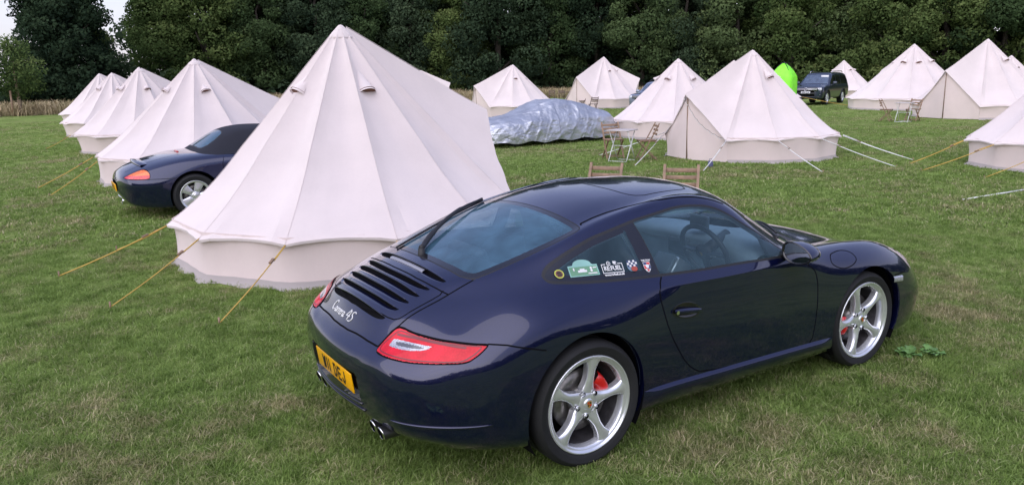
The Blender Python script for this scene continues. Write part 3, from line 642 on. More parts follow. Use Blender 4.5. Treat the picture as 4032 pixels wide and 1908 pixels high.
for s in (0, 1):
    dr = part('door', {'door'}, s, M['paint'])
    q = part('door_window', {'door_glass'}, s, M['glass'])
    qw = part('quarter_window', {'quarter_glass'}, s, M['glass']); part('tinted_border', {'quarter_band'}, s, M['gloss'], qw)
    part('window_seal', {'win_trim'}, s, M['black'])
    tl_ = part('tail_light', {'tail_red', 'tail_seal'}, s, [TL_RED, M['void']], mats={'tail_seal': 1})
    part('reversing_lens', {'tail_clear', 'tail_rim', 'tail_dark'}, s, [CLR, CLR, DKL], tl_, mats={'tail_rim': 1, 'tail_dark': 2})
    hl_ = part('headlight', {'head_glass', 'head_rim'}, s, [simple('headlight_lens', (.22, .20, .20), .06, metal=.5, coat=1, var=.3, vscale=8), M['gloss']], mats={'head_rim': 1})
    if s == 0: DRR, QWR = dr, qw
    else: DRL = dr
rwo = part('rear_window', {'rear_glass'}, 2, M['glass_rear']); part('tinted_border', {'rear_band', 'rear_trim'}, 2, [M['gloss'], M['black']], rwo, mats={'rear_trim': 1})
wso = part('windscreen', {'screen_glass'}, 2, M['glass']); part('tinted_border', {'screen_band', 'screen_trim'}, 2, [M['gloss'], M['black']], wso, mats={'screen_trim': 1})

# louvre recesses and blades on the lid
for si, (x0, a, yw, W) in enumerate(SLOTS):
    mb = MB(); ny, nx = 49, 9; G = np.zeros((ny, nx+1, 3)); lip = []
    for i in range(ny):
        y = -yw+2*yw*i/(ny-1); xf = x0+a*y*y; w = float(slot_w(W, yw, y)); e = (1-(abs(y)/yw)**8)
        for j in range(nx+1):
            u = max(0, j-1)/(nx-1); dep = -.030*e*(1-u)**1.3*(1 if j else 0)
            if si == 5: dep = -.018*e*(math.sin(PI*u)**.4 if 0 < u < 1 else 0)
            p_, n_ = top(xf-w*u, y); n_ = Vector((n_.x, n_.y*(1 if y >= 0 else -1), n_.z)); p_ = Vector((p_.x, y, p_.z))+n_*dep
            G[i, j] = tuple(p_)
        p_, n_ = top(xf, y); n_ = Vector((n_.x, n_.y*(1 if y >= 0 else -1), n_.z)); lip.append(Vector((p_.x, y, p_.z))+n_*.001)
    dark = int(nx*.5) if si != 5 else nx
    mb.grid(G[:, :dark+1], 0); mb.grid(G[:, dark:], 1) if dark < nx else None
    mb.tube([tuple(q) for q in lip[2:-2]], [.0015+.0045*math.sin(PI*k/(len(lip)-5)) ** .5 for k in range(len(lip)-4)], 8, 1)
    mb.build('louvre', [M['void'], M['paint']], deck if si == 0 else lid)
mb = MB(); G = []
for i in range(25):
    y = -.205+.41*i/24; xf = SLOTS[0][0]+SLOTS[0][1]*y*y; row = []
    for u, dz in ((.10, -.004), (.16, .002), (.50, .001), (.56, -.006)):
        p_, n_ = top(xf-SLOTS[0][3]*u, y); row.append((p_.x, y, p_.z+dz-.006))
    G.append(row)
mb.grid(G); mb.build('brake_light', simple('frosted_brake_light', (.26, .26, .29), .4, coat=.4, var=.35, vscale=220), deck)
# script badge on the lid: strokes laid on the surface
def script(strokes, org, ux, uy, sc, slant, r, name, parent, mat):
    mb = MB()
    for st in strokes:
        pts = []
        for a, b in catmull([(q[0]+slant*q[1], q[1]) for q in st], 5):
            y = org[0]-a*sc; zt = b*sc
            p_, n_ = top_at(y, zt, org); pts.append(tuple(p_))
        mb.tube(pts, r, 6)
    return mb.build(name, mat, parent)
def top_at(y, t, org):
    # walk up the lid surface from the baseline height
    p_, n_ = rear(y, org[1]+t*.80); n_ = Vector((n_.x, n_.y*(1 if y >= 0 else -1), n_.z)); return Vector((p_.x, y, p_.z))+n_*.0015, n_
ARR = []
def ch(x, sts): return [[(x+a, b) for a, b in st] for st in sts]
rr_ = [[(0, 0), (.05, .55), (.1, .95)], [(.07, .7), (.25, 1.0), (.42, .85), (.5, .9)]]
aa = [[(.75, .85), (.4, 1.0), (.1, .6), (.15, .1), (.4, 0), (.65, .4), (.75, .85), (.68, .2), (.8, 0), (1.0, .15)]]
strokes = ch(0, [[(1.25, 1.75), (1.0, 2.1), (.5, 1.9), (.1, 1.1), (.2, .3), (.7, 0), (1.2, .35)]])+ch(1.55, aa)+ch(2.65, rr_)+ch(3.3, rr_)+ch(3.95, [[(.05, .5), (.5, .65), (.6, .9), (.35, 1.0), (.05, .6), (.15, .1), (.45, 0), (.75, .2)]])+ch(4.85, rr_)+ch(5.5, aa)
s4_ = ch(7.35, [[(.75, 2.1), (.4, 1.4), (.0, .75), (.6, .75), (1.3, .75)], [(1.05, 1.9), (1.0, .9), (.9, -.1)]])+ch(8.7, [[(1.5, 1.75), (1.1, 2.0), (.55, 1.8), (.5, 1.3), (1.0, .95), (1.15, .45), (.7, -.05), (.0, -.1)]])
script(strokes, (.205, .735), 0, 0, .0295, .30, .0031, 'name_badge', lid, M['white']); script(s4_, (.205, .735), 0, 0, .0295, .30, .0033, 'model_badge', lid, M['white'])

EXH = simple('dulled_steel', (.07, .07, .07), .35, metal=.8, var=.3)
# moulded outline inside each tail lens
TLO = simple('dark_red_outline', (.16, .002, .006), .3, coat=.5)
ctr_ = TAIL.mean(0); inset = [tuple(ctr_+(q-ctr_)*np.array([.90, .74])) for q in TAIL]
for o_ in [q for q in car.children if q.name.startswith('tail_light')]:
    sgn = 1 if o_.data.vertices[0].co.y > 0 else -1; mb = MB(); hs = [diag(*q) for q in inset]
    ribbon(mb, hs, .0055, .0068, 0, (sgn,), True)
    hs = [diag(s_, z_) for s_, z_ in resample([(-.36, .758), (-.2, .757), (.0, .752), (.16, .744)])]; ribbon(mb, hs, .012, .0066, 0, (sgn,))
    mb.build('lens_moulding', TLO, o_)
# rear bumper details
mb = MB()
for z, yw, dx, r in ((.386, .34, .004, .0055), (.352, .35, .008, .006)):
    mb.tube([tuple(Vector((rear(abs(y), z)[0].x-dx*.4, y, z))) for y in np.linspace(-yw, yw, 31)], r, 8)
mb.build('bumper_ledge', M['gloss'], rb)
for s in (1, -1):
    mb = MB(); pts = []
    for t in np.linspace(0, 1, 26):
        s_ = -.38+.70*t; p_, n_ = diag(s_, .372+.006*t); pts.append((p_.x+n_.x*.002, (p_.y+n_.y*.002)*s, p_.z))
    mb.tube(pts, [.0075*math.sin(PI*(.06+.9*k/25))**.5 for k in range(26)], 8); mb.build('bumper_crease', M['paint'], rb)
    ex = MB()
    for y in (.352, .452):
        prof = [(.0325, .004), (.033, .1), (.030, .17)]
        o0 = len(ex.v); ex.lathe([(r, h) for r, h in prof], 24, 'X', (-.950, y*s, .262), 0)
        ex.lathe([(.0285, 0), (.027, .12), (0, .12)], 24, 'X', (-.950, y*s, .262), 1)
        ex.lathe([(.0285, .002), (.030, -.002), (.033, .005)], 24, 'X', (-.950, y*s, .262), 2)
        ex.v[o0:] = [(x-(z-.262)*.25, y*s+(yy-y*s)*1.18, z) for x, yy, z in ex.v[o0:]]
    ex.build('exhaust_tips', [EXH, M['void'], M['chrome']], rb, fix=True)
plate = MB(); px_ = -1.004
Rt = Matrix.Rotation(rad(-8), 3, 'Y')
plate.rbox((px_, 0, .468), (.008, .52, .111), .006, Rt)
GL = {'W': [[(0, 1), (.25, 0), (.5, .8), (.75, 0), (1, 1)]], '1': [[(.5, 0), (.5, 1)]], 'D': [[(0, 0), (0, 1), (.6, 1), (1, .7), (1, .3), (.6, 0), (0, 0)]], 'E': [[(1, 1), (0, 1), (0, 0), (1, 0)], [(0, .52), (.85, .52)]], 'J': [[(.9, 1), (.9, .3), (.55, 0), (.15, .08), (0, .3)]],
      'O': [[(.5, 1), (0, .75), (0, .25), (.5, 0), (1, .25), (1, .75), (.5, 1)]], '8': [[(.5, 1), (.05, .78), (.5, .52), (1, .25), (.5, 0), (0, .25), (.5, .52), (.95, .78), (.5, 1)]], 'A': [[(0, 0), (.5, 1), (1, 0)], [(.2, .35), (.8, .35)]], 'V': [[(0, 1), (.5, 0), (1, 1)]]}
def glyphs(txt, h, wch, gap, wst, fn, mb):
    """plate lettering: flat strokes; fn(a, b) maps plate coordinates to space"""
    tot = sum((wch if c not in '1 ' else wch*(.42 if c == '1' else .62))+gap for c in txt)-gap; x = -tot/2
    for c in txt:
        w = wch if c not in '1 ' else wch*(.42 if c == '1' else .62)
        for st in GL.get(c, []):
            pts = [(x+wst/2+(w-wst)*a, -h/2+wst/2+(h-wst)*b) for a, b in st]
            for (a0_, b0), (a1, b1) in zip(pts[:-1], pts[1:]):
                d_ = np.array([a1-a0_, b1-b0]); l_ = np.hypot(*d_) or 1; d_ /= l_; n_ = np.array([-d_[1], d_[0]])*wst/2; e_ = d_*wst*.35
                mb.poly([fn(*(np.array([a0_, b0])-e_+n_)), fn(*(np.array([a0_, b0])-e_-n_)), fn(*(np.array([a1, b1])+e_-n_)), fn(*(np.array([a1, b1])+e_+n_))], 1)
        x += w+gap
def fnp(a, b):
    v = Rt@Vector((-.0052, -a, b)); return (px_+v.x, v.y, .468+v.z)
glyphs('W11 DEJ', .079, .050, .011, .014, fnp, plate); plate.build('number_plate', [M['plate_y'], M['black']], rb)
# sill skirts
for s in (1, -1):
    sk = MB(); G = []
    for x in np.linspace(.36, 1.99, 40):
        e = min(1, (x-.36)/.12, (1.99-x)/.1); yb = side(x, .30)[0].y
        G.append([(x, (yb-.004)*s, .318-.018*(x-.36)), (x, (yb+.012*e)*s, .306-.018*(x-.36)), (x, (yb+.020*e)*s, .288-.018*(x-.36)), (x, (yb+.013*e)*s, .255-.012*(x-.36)), (x, (yb-.004)*s, .215), (x, (yb-.02)*s, .19), (x, (yb-.12)*s, .175)])
    sk.grid(G); sk.build('side_skirt', M['paint'], car, fix=True)
    # arch liner
    for (c, R_), yo, yi in ((ARC_R, .895, .56), (ARC_F, .86, .55)):
        ln = MB(); G = [[(c[0]+(R_+.004)*math.cos(a), yo*s, c[1]+(R_+.004)*math.sin(a)), (c[0]+(R_+.004)*math.cos(a), yi*s, c[1]+(R_+.004)*math.sin(a)), (c[0], yi*s, c[1])] for a in np.linspace(rad(-32), rad(212), 30)]
        ln.grid(G, smooth=False); ln.build('arch_liner', M['void'], car)
# door handles, mirrors
for s in (1, -1):
    hc = side(.68, .703); n_ = hc[1]; ux = Vector((1, 0, 0)); ux = (ux-n_*ux.dot(n_)).normalized(); uz = n_.cross(ux); uz = uz if uz.z > 0 else -uz
    def at(a, b, h): 
        v = hc[0]+ux*a+uz*b+n_*h; return (v.x, v.y*s, v.z)
    dh = MB()
    rim_ = [(.108*math.cos(t)*(1-.1*math.sin(t)), .046*math.sin(t)) for t in np.linspace(0, 2*PI, 33)]
    tilt = lambda a, b: (a, b-.12*a)
    dh.grid([[at(*tilt(a*k, b*k), h) for k, h in ((1, .0012), (.9, .0035), (.84, .0015), (0, .0012))] for a, b in rim_], 1)
    G = [[at(*tilt(-.1+.2*i/20, -.004+.017*math.cos(q)*math.sin(PI*(.1+.8*i/20))**.5), .012+.012*math.sin(q)*math.sin(PI*(.04+.92*i/20))**.5) for q in np.linspace(0, 2*PI, 13)] for i in range(21)]
    dh.grid(G, 0); dh.lathe([(0, 0), (.011, 0)], 14, 'Y', at(*tilt(-.085, -.008), .022), 2)
    ho = dh.build('door_handle', [M['paint'], M['gloss'], M['chrome']], DRR if s < 0 else DRL, fix=True)
    mr = MB(); mc = Vector((1.49, .955, .925)); na, nb_ = 25, 15; G = np.zeros((na, nb_, 3))
    # housing: egg opening to the rear
    for i in range(na):
        t = 2*PI*i/(na-1); ry = .105*(1+.12*math.cos(t)); rz = .064
        for j in range(nb_):
            u = j/(nb_-1); ph = u*PI*.5; k = math.cos(ph)**.55 if u < 1 else 0
            yy = ry*math.cos(t)*k; zz = rz*math.sin(t)*k*(1-.12*math.cos(t))
            G[i, j] = (mc.x-.035+.15*math.sin(ph), (mc.y+yy)*s, mc.z+zz-.10*yy)
    mr.grid(G, 0)
    mo = mr.build('door_mirror', [M['paint'], M['gloss']], car, fix=True)
    gl_ = MB(); ring = [G[i, 0] for i in range(na)]; cen = np.mean(ring[:-1], 0)
    gl_.grid([[tuple(r_), tuple(cen+(r_-cen)*.93+np.array([-.008, 0, 0])), tuple(cen+(r_-cen)*.85+np.array([.003, 0, 0]))] for r_ in ring], 0)
    gl_.build('mirror_surround', M['gloss'], mo)
    gg = MB(); gg.grid([[tuple(cen+(r_-cen)*.86+np.array([.004, 0, 0])), tuple(cen+(r_-cen)*.4+np.array([.001, 0, 0])), tuple(cen+np.array([.0005, 0, 0]))] for r_ in ring], 0)
    gg.build('mirror_glass', M['mirror'], mo)
    ar = MB(); ar.tube([(1.52, .80*s, .872), (1.53, .85*s, .885), (1.52, .90*s, .905)], [.03, .026, .03], 10)
    ar.tube([(1.60, .795*s, .868), (1.56, .80*s, .872), (1.48, .80*s, .872)], [.012, .016, .012], 8)
    ar.prism([(1.565, .872), (1.43, .874), (1.40, .995), (1.425, .985), (1.50, .925)], .772*s, .80*s)
    ar.v = [(x, y-(z-.88)*.50*s if z > .88 else y, z) for x, y, z in ar.v]
    ar.build('mirror_mount', M['gloss'], mo)
    # side marker
    sm = MB(); G = []
    for t in np.linspace(0, 1, 9):
        G.append([(lambda h: (h[0].x+h[1].x*o_, (h[0].y+h[1].y*o_)*s, h[0].z+h[1].z*o_))(side(2.60+.115*t, z)) for z, o_ in ((.592-.008*t, .001), (.586-.008*t, .008), (.560-.010*t, .008), (.553-.010*t, .001))])
    sm.grid(G); sm.build('side_marker', CLR, fb)
# wipers
wp = MB()
piv = top(-.47, 0)[0]
wp.lathe([(.0, .035), (.018, .032), (.022, -.01)], 16, 'Z', (-.47, 0, piv.z), 0)
pts = []
for t in np.linspace(0, 1, 24):
    x = -.47+.70*t; y = .53*t**.8; p_, n_ = top(x, y); pts.append((p_.x, y, p_.z+.018+.02*math.sin(PI*t)))
wp.tube([(-.47, 0, piv.z+.035)]+pts[1:], [.016]*6+[.012]*10+[.008]*8, 8)
for dy in (0,):
    pl = []
    for t in np.linspace(-.2, 1, 20):
        x = -.37+.60*t; y = .33+.19*t; p_, n_ = top(x, y); pl.append((p_.x, y, p_.z+.009))
    wp.tube(pl, .007, 6)
wp.build('rear_wiper', M['black'], rwo)
for (xa, ya, xb, yb) in ((2.03, .38, 1.72, -.10), (2.03, -.12, 1.78, -.56)):
    wp = MB(); wp.tube([(lambda h: (h[0].x, xa*0+(ya+(yb-ya)*t), h[0].z+.02+.01*math.sin(PI*t)))(top(xa+(xb-xa)*t, abs(ya+(yb-ya)*t))) for t in np.linspace(0, 1, 12)], .008, 6)
    wp.tube([(lambda h: (h[0].x, (ya+(yb-ya)*t), h[0].z+.008))(top(xa-.06+(xb-xa)*t, abs(ya+(yb-ya)*t))) for t in np.linspace(.25, 1.25, 12)], .006, 6)
    wp.build('windscreen_wiper', M['black'], wso)
# wheels
make_wheel(car, (0, -.896, .333), True, .333, .285, .2575, 8.5, calang=60)
make_wheel(car, (0, .896, .333), False, .333, .285, .2575, 30, calang=-68)
make_wheel(car, (2.35, -.846, .325), True, .325, .225, .2575, -19, calang=-100)
make_wheel(car, (2.35, .846, .325), False, .325, .225, .2575, 12, calang=100)

# ---------------------------------------------------------------- cabin
inn = MB()
keep = {'body', 'door', 'win_trim', 'quarter_band', 'rear_band', 'rear_trim', 'screen_band', 'screen_trim', 'sunroof', 'deck', 'cowl'}
for s in (1, -1):
    idx = {}
    for p, l in zip(CM.P, lab):
        if l in keep:
            c = np.mean([CM.V[i] for i in p], 0)
            if -.42 < c[0] < 1.98 and c[2] > .35 and not (c[0] > 1.7 and c[2] < .7):
                q = []
                for i in p:
                    if i not in idx:
                        a = np.array(CM.V[i])-NN[i]*.028; idx[i] = len(inn.v); inn.v.append((a[0], max(a[1], 0)*s, a[2]))
                    q.append(idx[i])
                inn.f.append(tuple(q if s > 0 else q[::-1])); inn.mi.append(0); inn.sm.append(True)
inn.rbox((.75, 0, .33), (2.6, 1.5, .06), .02, mi=0)
inn.build('cabin_lining', M['interior'], car)
ds = MB()
prof = [(1.98, .70), (1.96, .865), (1.80, .905), (1.62, .925), (1.52, .912), (1.47, .875), (1.49, .80), (1.50, .70), (1.56, .52)]
G = []
for y in np.linspace(-.70, .70, 29):
    k = .03*math.exp(-((y+.36)/.2)**2); ed = 1-.06*(abs(y)/.7)**4
    G.append([(x-(.02 if 0 else 0)+.10*(abs(y)/.7)**2*(1 if i > 2 else .6)*-.6, y, z*ed+(k if 2 <= i <= 4 else 0)) for i, (x, z) in enumerate(prof)])
ds.grid(G, 0); ds.build('dashboard', M['dash'], car, fix=True)
dt = MB(); dt.bar((1.462, .62, .835), (1.462, .10, .835), .004, .018); dt.bar((1.462, -.10, .835), (1.462, -.18, .835), .004, .014)
dt.rbox((1.475, 0, .80), (.03, .19, .12), .012, mi=1); dt.rbox((1.455, 0, .80), (.012, .15, .08), .004, mi=2)
dt.rbox((1.40, 0, .66), (.16, .22, .14), .02, Matrix.Rotation(rad(35), 3, 'Y'), mi=0); dt.rbox((1.385, 0, .665), (.16, .17, .14), .01, Matrix.Rotation(rad(35), 3, 'Y'), mi=3)
dt.rbox((1.05, 0, .52), (.9, .24, .2), .04, mi=1)
dt.rbox((1.50, -.16, .985), (.03, .16, .10), .012, mi=1); dt.tube([(1.52, -.16, .94), (1.54, -.16, .92)], .012, 6, mi=1)
dt.build('centre_console', [M['trim_al'], M['interior'], simple('display_glass', (.03, .05, .06), .1), simple('grey_console', (.18, .22, .25), .5)], car)
swc = Vector((1.345, -.36, .845)); st = MB(); Rw = Matrix.Rotation(rad(-24), 3, 'Y')
W_ = lambda a, b, h=0: tuple(swc+Rw@Vector((-h, a, b)))
st.tube([W_(.185*math.cos(t), .185*math.sin(t)) for t in np.linspace(0, 2*PI, 41)[:-1]], .016, 10, 0, closed=True)
hubp = [(.07*math.cos(t), .06*math.sin(t)-.005) for t in np.linspace(0, 2*PI, 25)]
st.grid([[W_(a, b, 0), W_(a*.85, b*.85, .022), W_(0, 0, .03)] for a, b in hubp], 0)
for a in (0, PI, -PI/2):
    st.bar(W_(.06*math.cos(a), .06*math.sin(a), .01), W_(.175*math.cos(a), .175*math.sin(a), .004), .05, .016, 0)
for sgn in (1, -1): st.bar(W_(.085*sgn, -.005, .022), W_(.125*sgn, .0, .02), .045, .006, 1)
st.tube([W_(0, 0, 0), W_(0, 0, -.22)], .035, 10); st.poly([W_(-.012, .014, .032), W_(.012, .014, .032), W_(.010, -.006, .032), W_(0, -.016, .032), W_(-.010, -.006, .032)], 2)
st.build('steering_wheel', [M['leather'], M['trim_al'], CREST], car)
for y in (-.36, .36):
    se = MB()
    se.rbox((1.02, y, .48), (.52, .50, .16), .06, Matrix.Rotation(rad(-8), 3, 'Y'))
    def padrow(z):
        u = (z-.50)/.60; w = np.interp(u, [0, .35, .68, .80, 1.0], [.25, .265, .22, .145, .115]); x = .80-.30*u; th = np.interp(u, [0, .6, .85, 1], [.10, .08, .055, .04])
        return [(x+th*math.sin(t)-.02*(abs(math.cos(t))**3 < 0), y+w*np.sign(math.cos(t))*abs(math.cos(t))**.6, z+.02*math.sin(t)) for t in np.linspace(0, 2*PI, 25)]
    Gs = [padrow(z) for z in np.linspace(.50, 1.10, 16)]
    cz = np.mean(Gs[-1], 0); Gs.append([tuple(cz+(np.array(q)-cz)*.6+np.array([0, 0, .02])) for q in Gs[-1]]); Gs.append([tuple(cz+(np.array(q)-cz)*.05+np.array([0, 0, .024])) for q in Gs[-1]])
    se.grid(Gs); se.build('front_seat', M['leather'], car, fix=True)
rs = MB()
for y in (-.33, .33):
    rs.rbox((.25, y, .58), (.36, .42, .10), .04); rs.rbox((.05, y, .78), (.08, .42, .36), .035, Matrix.Rotation(rad(-22), 3, 'Y'))
rs.rbox((-.20, 0, .86), (.40, 1.1, .05), .02, Matrix.Rotation(rad(-6), 3, 'Y'))
rs.build('rear_seats', M['leather'], car)
mb = MB(); mb.rbox((1.36, 0, 1.175), (.025, .21, .06), .012); mb.tube([(1.37, 0, 1.18), (1.42, 0, 1.225)], .008, 6); mb.build('rear_view_mirror', M['black'], car)
# stickers on the quarter window
def sframe(x, z):
    h, n_ = side(x, z); h = Vector((h.x, -h.y, h.z)); n_ = Vector((n_.x, -n_.y, n_.z)); u = Vector((1, 0, 0)); u = (u-n_*u.dot(n_)).normalized(); v = n_.cross(u)
    if v.z < 0: v = -v
    u = v.cross(n_); return h+n_*.0025, u, v, n_
def smat(x, z, roll=0, off=0):
    h, u, v, n_ = sframe(x, z); c, s_ = math.cos(roll), math.sin(roll); U = u*c+v*s_; Vv = v*c-u*s_; h = h+n_*off
    m = Matrix((U, Vv, n_)).transposed().to_4x4(); m.translation = h; return m
def decal(x, z, shapes, mats, name, roll=-.10):
    m = smat(x, z, roll); mb = MB()
    for k, (pts, mi) in enumerate(shapes): mb.poly([tuple(m@Vector((a, b, .0004*k))) for a, b in pts], mi)
    return mb.build(name, mats, QWR)
circ2 = lambda r, cx=0, cy=0, n=24, sy=1: [(cx+r*math.cos(2*PI*k/n), cy+sy*r*math.sin(2*PI*k/n)) for k in range(n)]
rect = lambda x0, y0, x1, y1: [(x0, y0), (x1, y0), (x1, y1), (x0, y1)]
gd = simple('yellow_green_sticker', (.45, .5, .08), .5); tq = simple('pale_turquoise_sticker', (.24, .45, .40), .5); gn = simple('green_sticker', (.13, .28, .17), .5); brn = simple('brown_sticker', (.16, .06, .04), .5)
W_M = M['white']; K_M = M['black']
decal(-.055, .982, [(circ2(.029), 0), (circ2(.026), 1), (circ2(.020), 2), (rect(-.011, .0, .011, .012), 0), (rect(-.012, -.012, .013, -.004), 0)], [K_M, gd, brn], 'round_sticker')
st_ = [(-.088, -.036), (.088, -.036), (.088, .026), (.062, .027)]+[(.055*math.cos(t), .030+.028*math.sin(t)) for t in np.linspace(0.05, PI-.05, 14)]+[(-.062, .027), (-.088, .026)]
decal(.09, .985, [(st_, 0), (rect(-.082, -.031, .082, .018), 1), (rect(-.035, -.014, .018, -.002), 2), (rect(-.022, -.002, .006, .006), 2), (circ2(.007, .045, .006), 2), (circ2(.007, .045, -.008), 2), (rect(.056, .004, .078, .010), 2), (rect(-.062, -.004, -.054, .012), 2), (rect(.02, -.027, .075, -.021), 2)], [tq, gn, W_M], 'rally_sticker')
fx, fz = .265, .968
box_ = [(rect(-.066, -.022, .066, -.018), 0), (rect(-.066, -.022, -.062, .030), 0), (rect(.062, -.022, .066, .030), 0), (rect(-.066, .026, -.040, .030), 0), (rect(.036, .026, .066, .030), 0)]
ring_ = [(circ2(.0125, -.020, .031), 0), (circ2(.009, -.020, .031), 1), (circ2(.004, -.020, .031), 0), (rect(.008, .028, .024, .042), 0), (rect(.024, .032, .030, .040), 0), (rect(.026, .034, .028, .038), 1), (rect(.010, .022, .028, .025), 0)]
ro_ = decal(fx, fz, box_+ring_, [W_M, M['gloss']], 'white_line_sticker')
text_mesh('RE:FUEL', .036, 'sticker_lettering', W_M, QWR, smat(fx, fz, -.10, .0012)@Matrix.Translation((0, .003, 0)), bold=.0008, sx=.88)
text_mesh('www.re-fuel.co.uk', .0175, 'sticker_lettering', W_M, QWR, smat(fx, fz, -.10, .0012)@Matrix.Translation((0, -.032, 0)), bold=.0006, sx=.93)
chk = [(rect(-.028+.012*i, -.006+.012*j, -.016+.012*i, .006+.012*j), 0 if (i+j) % 2 else 1) for i in range(5) for j in range(3)]
decal(.388, .968, [(circ2(.031, 0, -.002), 2)]+chk+[(circ2(.02, .006, -.02, sy=.7), 3)], [W_M, simple('navy_sticker', (.03, .05, .12), .5), simple('steel_blue_sticker', (.16, .24, .32), .5), simple('red_sticker', (.35, .06, .04), .5)], 'chequered_sticker')
shd = [(-.022, .024), (.022, .024), (.022, -.012), (.010, -.030), (0, -.036), (-.010, -.030), (-.022, -.012)]
so_ = decal(.482, .956, [(shd, 0), (rect(-.020, .008, 0, .021), 1), (rect(0, .008, .020, .021), 2), (rect(-.020, -.016, 0, .004), 2), (rect(0, -.016, .020, .004), 1), (circ2(.011, 0, -.002), 0), (rect(-.006, -.030, .006, -.018), 2)], [W_M, simple('dark_blue_sticker', (.02, .04, .14), .5), simple('bright_red_sticker', (.6, .05, .05), .5)], 'shield_sticker')
text_mesh('THE DOG', .013, 'sticker_lettering', W_M, QWR, smat(.482, .956, -.10, .0012)@Matrix.Translation((0, .032, 0)), bold=.0004)
# ---------------------------------------------------------------- bell tents (door toward local +X)
def make_tent(name, label, c, H, R, door_az, Rb=None, ze=.5, res=8, nu=22, wr=1.0, ropes=(), group='cream bell tents pitched across the field', vents=(55, 125, -55, -125), seed=0, pk=.99):
    t = thing(name, label, 'tent', (c[0], c[1], 0), rad(door_az), group); r_ = random.Random(seed+91)
    Rb = Rb or R*.9; zp = .605*H; Pk = np.array([R*pk, 0, zp]); A = rad(30)
    Cn = {s: np.array([R*math.cos(A), s*R*math.sin(A), ze]) for s in (1, -1)}
    ph = [r_.uniform(0, 6.28) for _ in range(40)]
    def rim(th):
        th = (th+PI) % (2*PI)-PI
        if abs(th) <= A+1e-6:
            k = abs(th)/A; p = Pk*(1-k)+Cn[1 if th >= 0 else -1]*k; p = p-np.array([.05*math.sin(PI*k), 0, .03*math.sin(PI*k)]); return p, 4*(k*(1-k)), True
        k = (abs(th)/A) % 1; sc = 4*k*(1-k); ro = R*(1-.045*sc)*(1+.012*math.sin(ph[int(abs(th)/A) % 40])); return np.array([ro*math.cos(th), ro*math.sin(th), ze+.035*sc+.015*math.sin(3*th+ph[1])]), sc, False
    can = MB(); G = []; nt_ = 12*res
    for i in range(nt_):
        th = -PI+2*PI*i/nt_; p, sc, dr_ = rim(th); row = []
        for j in range(nu+1):
            u = (j/nu); uu = .035+u*.965
            q = np.array([0, 0, H])*(1-uu)+p*uu; rr_ = math.hypot(q[0], q[1]) or 1
            sag = (.080*sc*math.sin(PI*min(1, uu*.95))+(.045*math.sin(PI*uu**1.5)+.02*max(0, math.sin(PI*(uu-.6)/.4)) if uu > .6 else .045*math.sin(PI*uu**1.5))*(.3 if dr_ else 1))*R/2
            w_ = wr*.020*max(0, (uu-.62)/.38)**1.6*(math.sin(th*34+ph[2]+5*uu)*.5+math.sin(th*(51 if res > 9 else 29)+ph[3]-4*uu)*.5)*(.3+.7*(1-sc))+wr*.006*uu*math.sin(th*23+ph[4]+2*uu)
            k = 1-(sag-w_)/max(rr_, .2)
            row.append((q[0]*k, q[1]*k, q[2]-sag*.55+w_*.4))
        # hem valance
        q = np.array(row[-1]); row.append(tuple(q*np.array([.997, .997, 1])+np.array([0, 0, -.026])))
        G.append(row)
    G_ = np.array(G); can.grid(G_[:, :nu+1], closed_u=True); can.grid(np.stack([G_[:, nu], G_[:, nu+1]], 1), closed_u=True)
    tip = [(.045, .02, 0)]
    k_ = R/(H-ze); can.lathe([(0, H-.012), (.022, H-.018), (.045, H-.04), (.07, H-.07), (.105, H-.105/k_+.006), (.135, H-.135/k_-.006), (.139, H-.139/k_-.014), (.130, H-.14/k_-.016)], 24, 'Z')
    co_ = can.build('canopy', M['canvas'], t, fix=True, auto=13)
    # hard seam between facets
    sm = MB()
    for k in range(12):
        th = A*k; pts = []
        for j in range(0, nu+1, 2):
            row = G[int(round((th+PI)/(2*PI)*nt_)) % nt_]; pts.append(tuple(np.array(row[j])*1.002+np.array([0, 0, .002])))
        sm.tube(pts, .0018, 5)
    sm.build('panel_seams', M['canvas'], co_)
    # wall, skirt
    wl = MB(); sk = MB(); W_ = []; K_ = []
    n = 10*6
    for i in range(n+1):
        th = A+(2*PI-2*A)*i/n; k = ((th-A)/A) % 1; k = 0 if k > .999 else k
        ch_ = math.cos(A/2)/math.cos((k-.5)*A); s_ = math.sin
        f = lambda r: (r*ch_*math.cos(th), r*ch_*math.sin(th))
        rip = .012*s_(th*37+ph[4])+.010*s_(th*61+ph[5]); sk_ = .03*s_(th*23+ph[6])+.02*s_(th*51+ph[7])
        cols = []
        for v in np.linspace(0, 1, 7):
            r = R*.972*(1-v)+Rb*v+rip*v*(1-.2*v)-.02*math.sin(PI*v); a, b = f(r); cols.append((a, b, (ze+.06)*(1-v)+.035*v))
        W_.append(cols)
        K_.append([(*f(Rb+rip*.8+.004), .075), (*f(Rb+rip*.8+.02), .03), (*f(Rb+.07+sk_), .004)])
    wl.grid(np.array(W_)); wl.build('wall', M['canvas_wall'], t)
    sk.grid(np.array(K_)); sk.build('ground_skirt', M['skirt'], t)
    # door flaps under the A-frame
    for s in (1, -1):
        fl = MB(); Pq = np.array([Pk[0]*.955, 0, zp-.05]); ft = np.array([Rb*(1.0 if pk > .9 else .93), s*.015, .02])
        cb = np.array([Rb*math.cos(A), s*Rb*math.sin(A), .02]); ct = np.array([R*.955*math.cos(A), s*R*.955*math.sin(A), ze+.03]); G2 = []
        for i in range(13):
            a = i/12; bt_ = ft*(1-a)+cb*a; tp = Pq*(1-a)+ct*a
            G2.append([tuple(bt_*(1-b)+tp*b+np.array([.03*math.sin(PI*b)*math.sin(a*9+ph[8])*.6, 0, 0])) for b in np.linspace(0, 1, 11)])
        fl.grid(np.array(G2)); fl.build('door_flap', M['canvas_wall'], t)
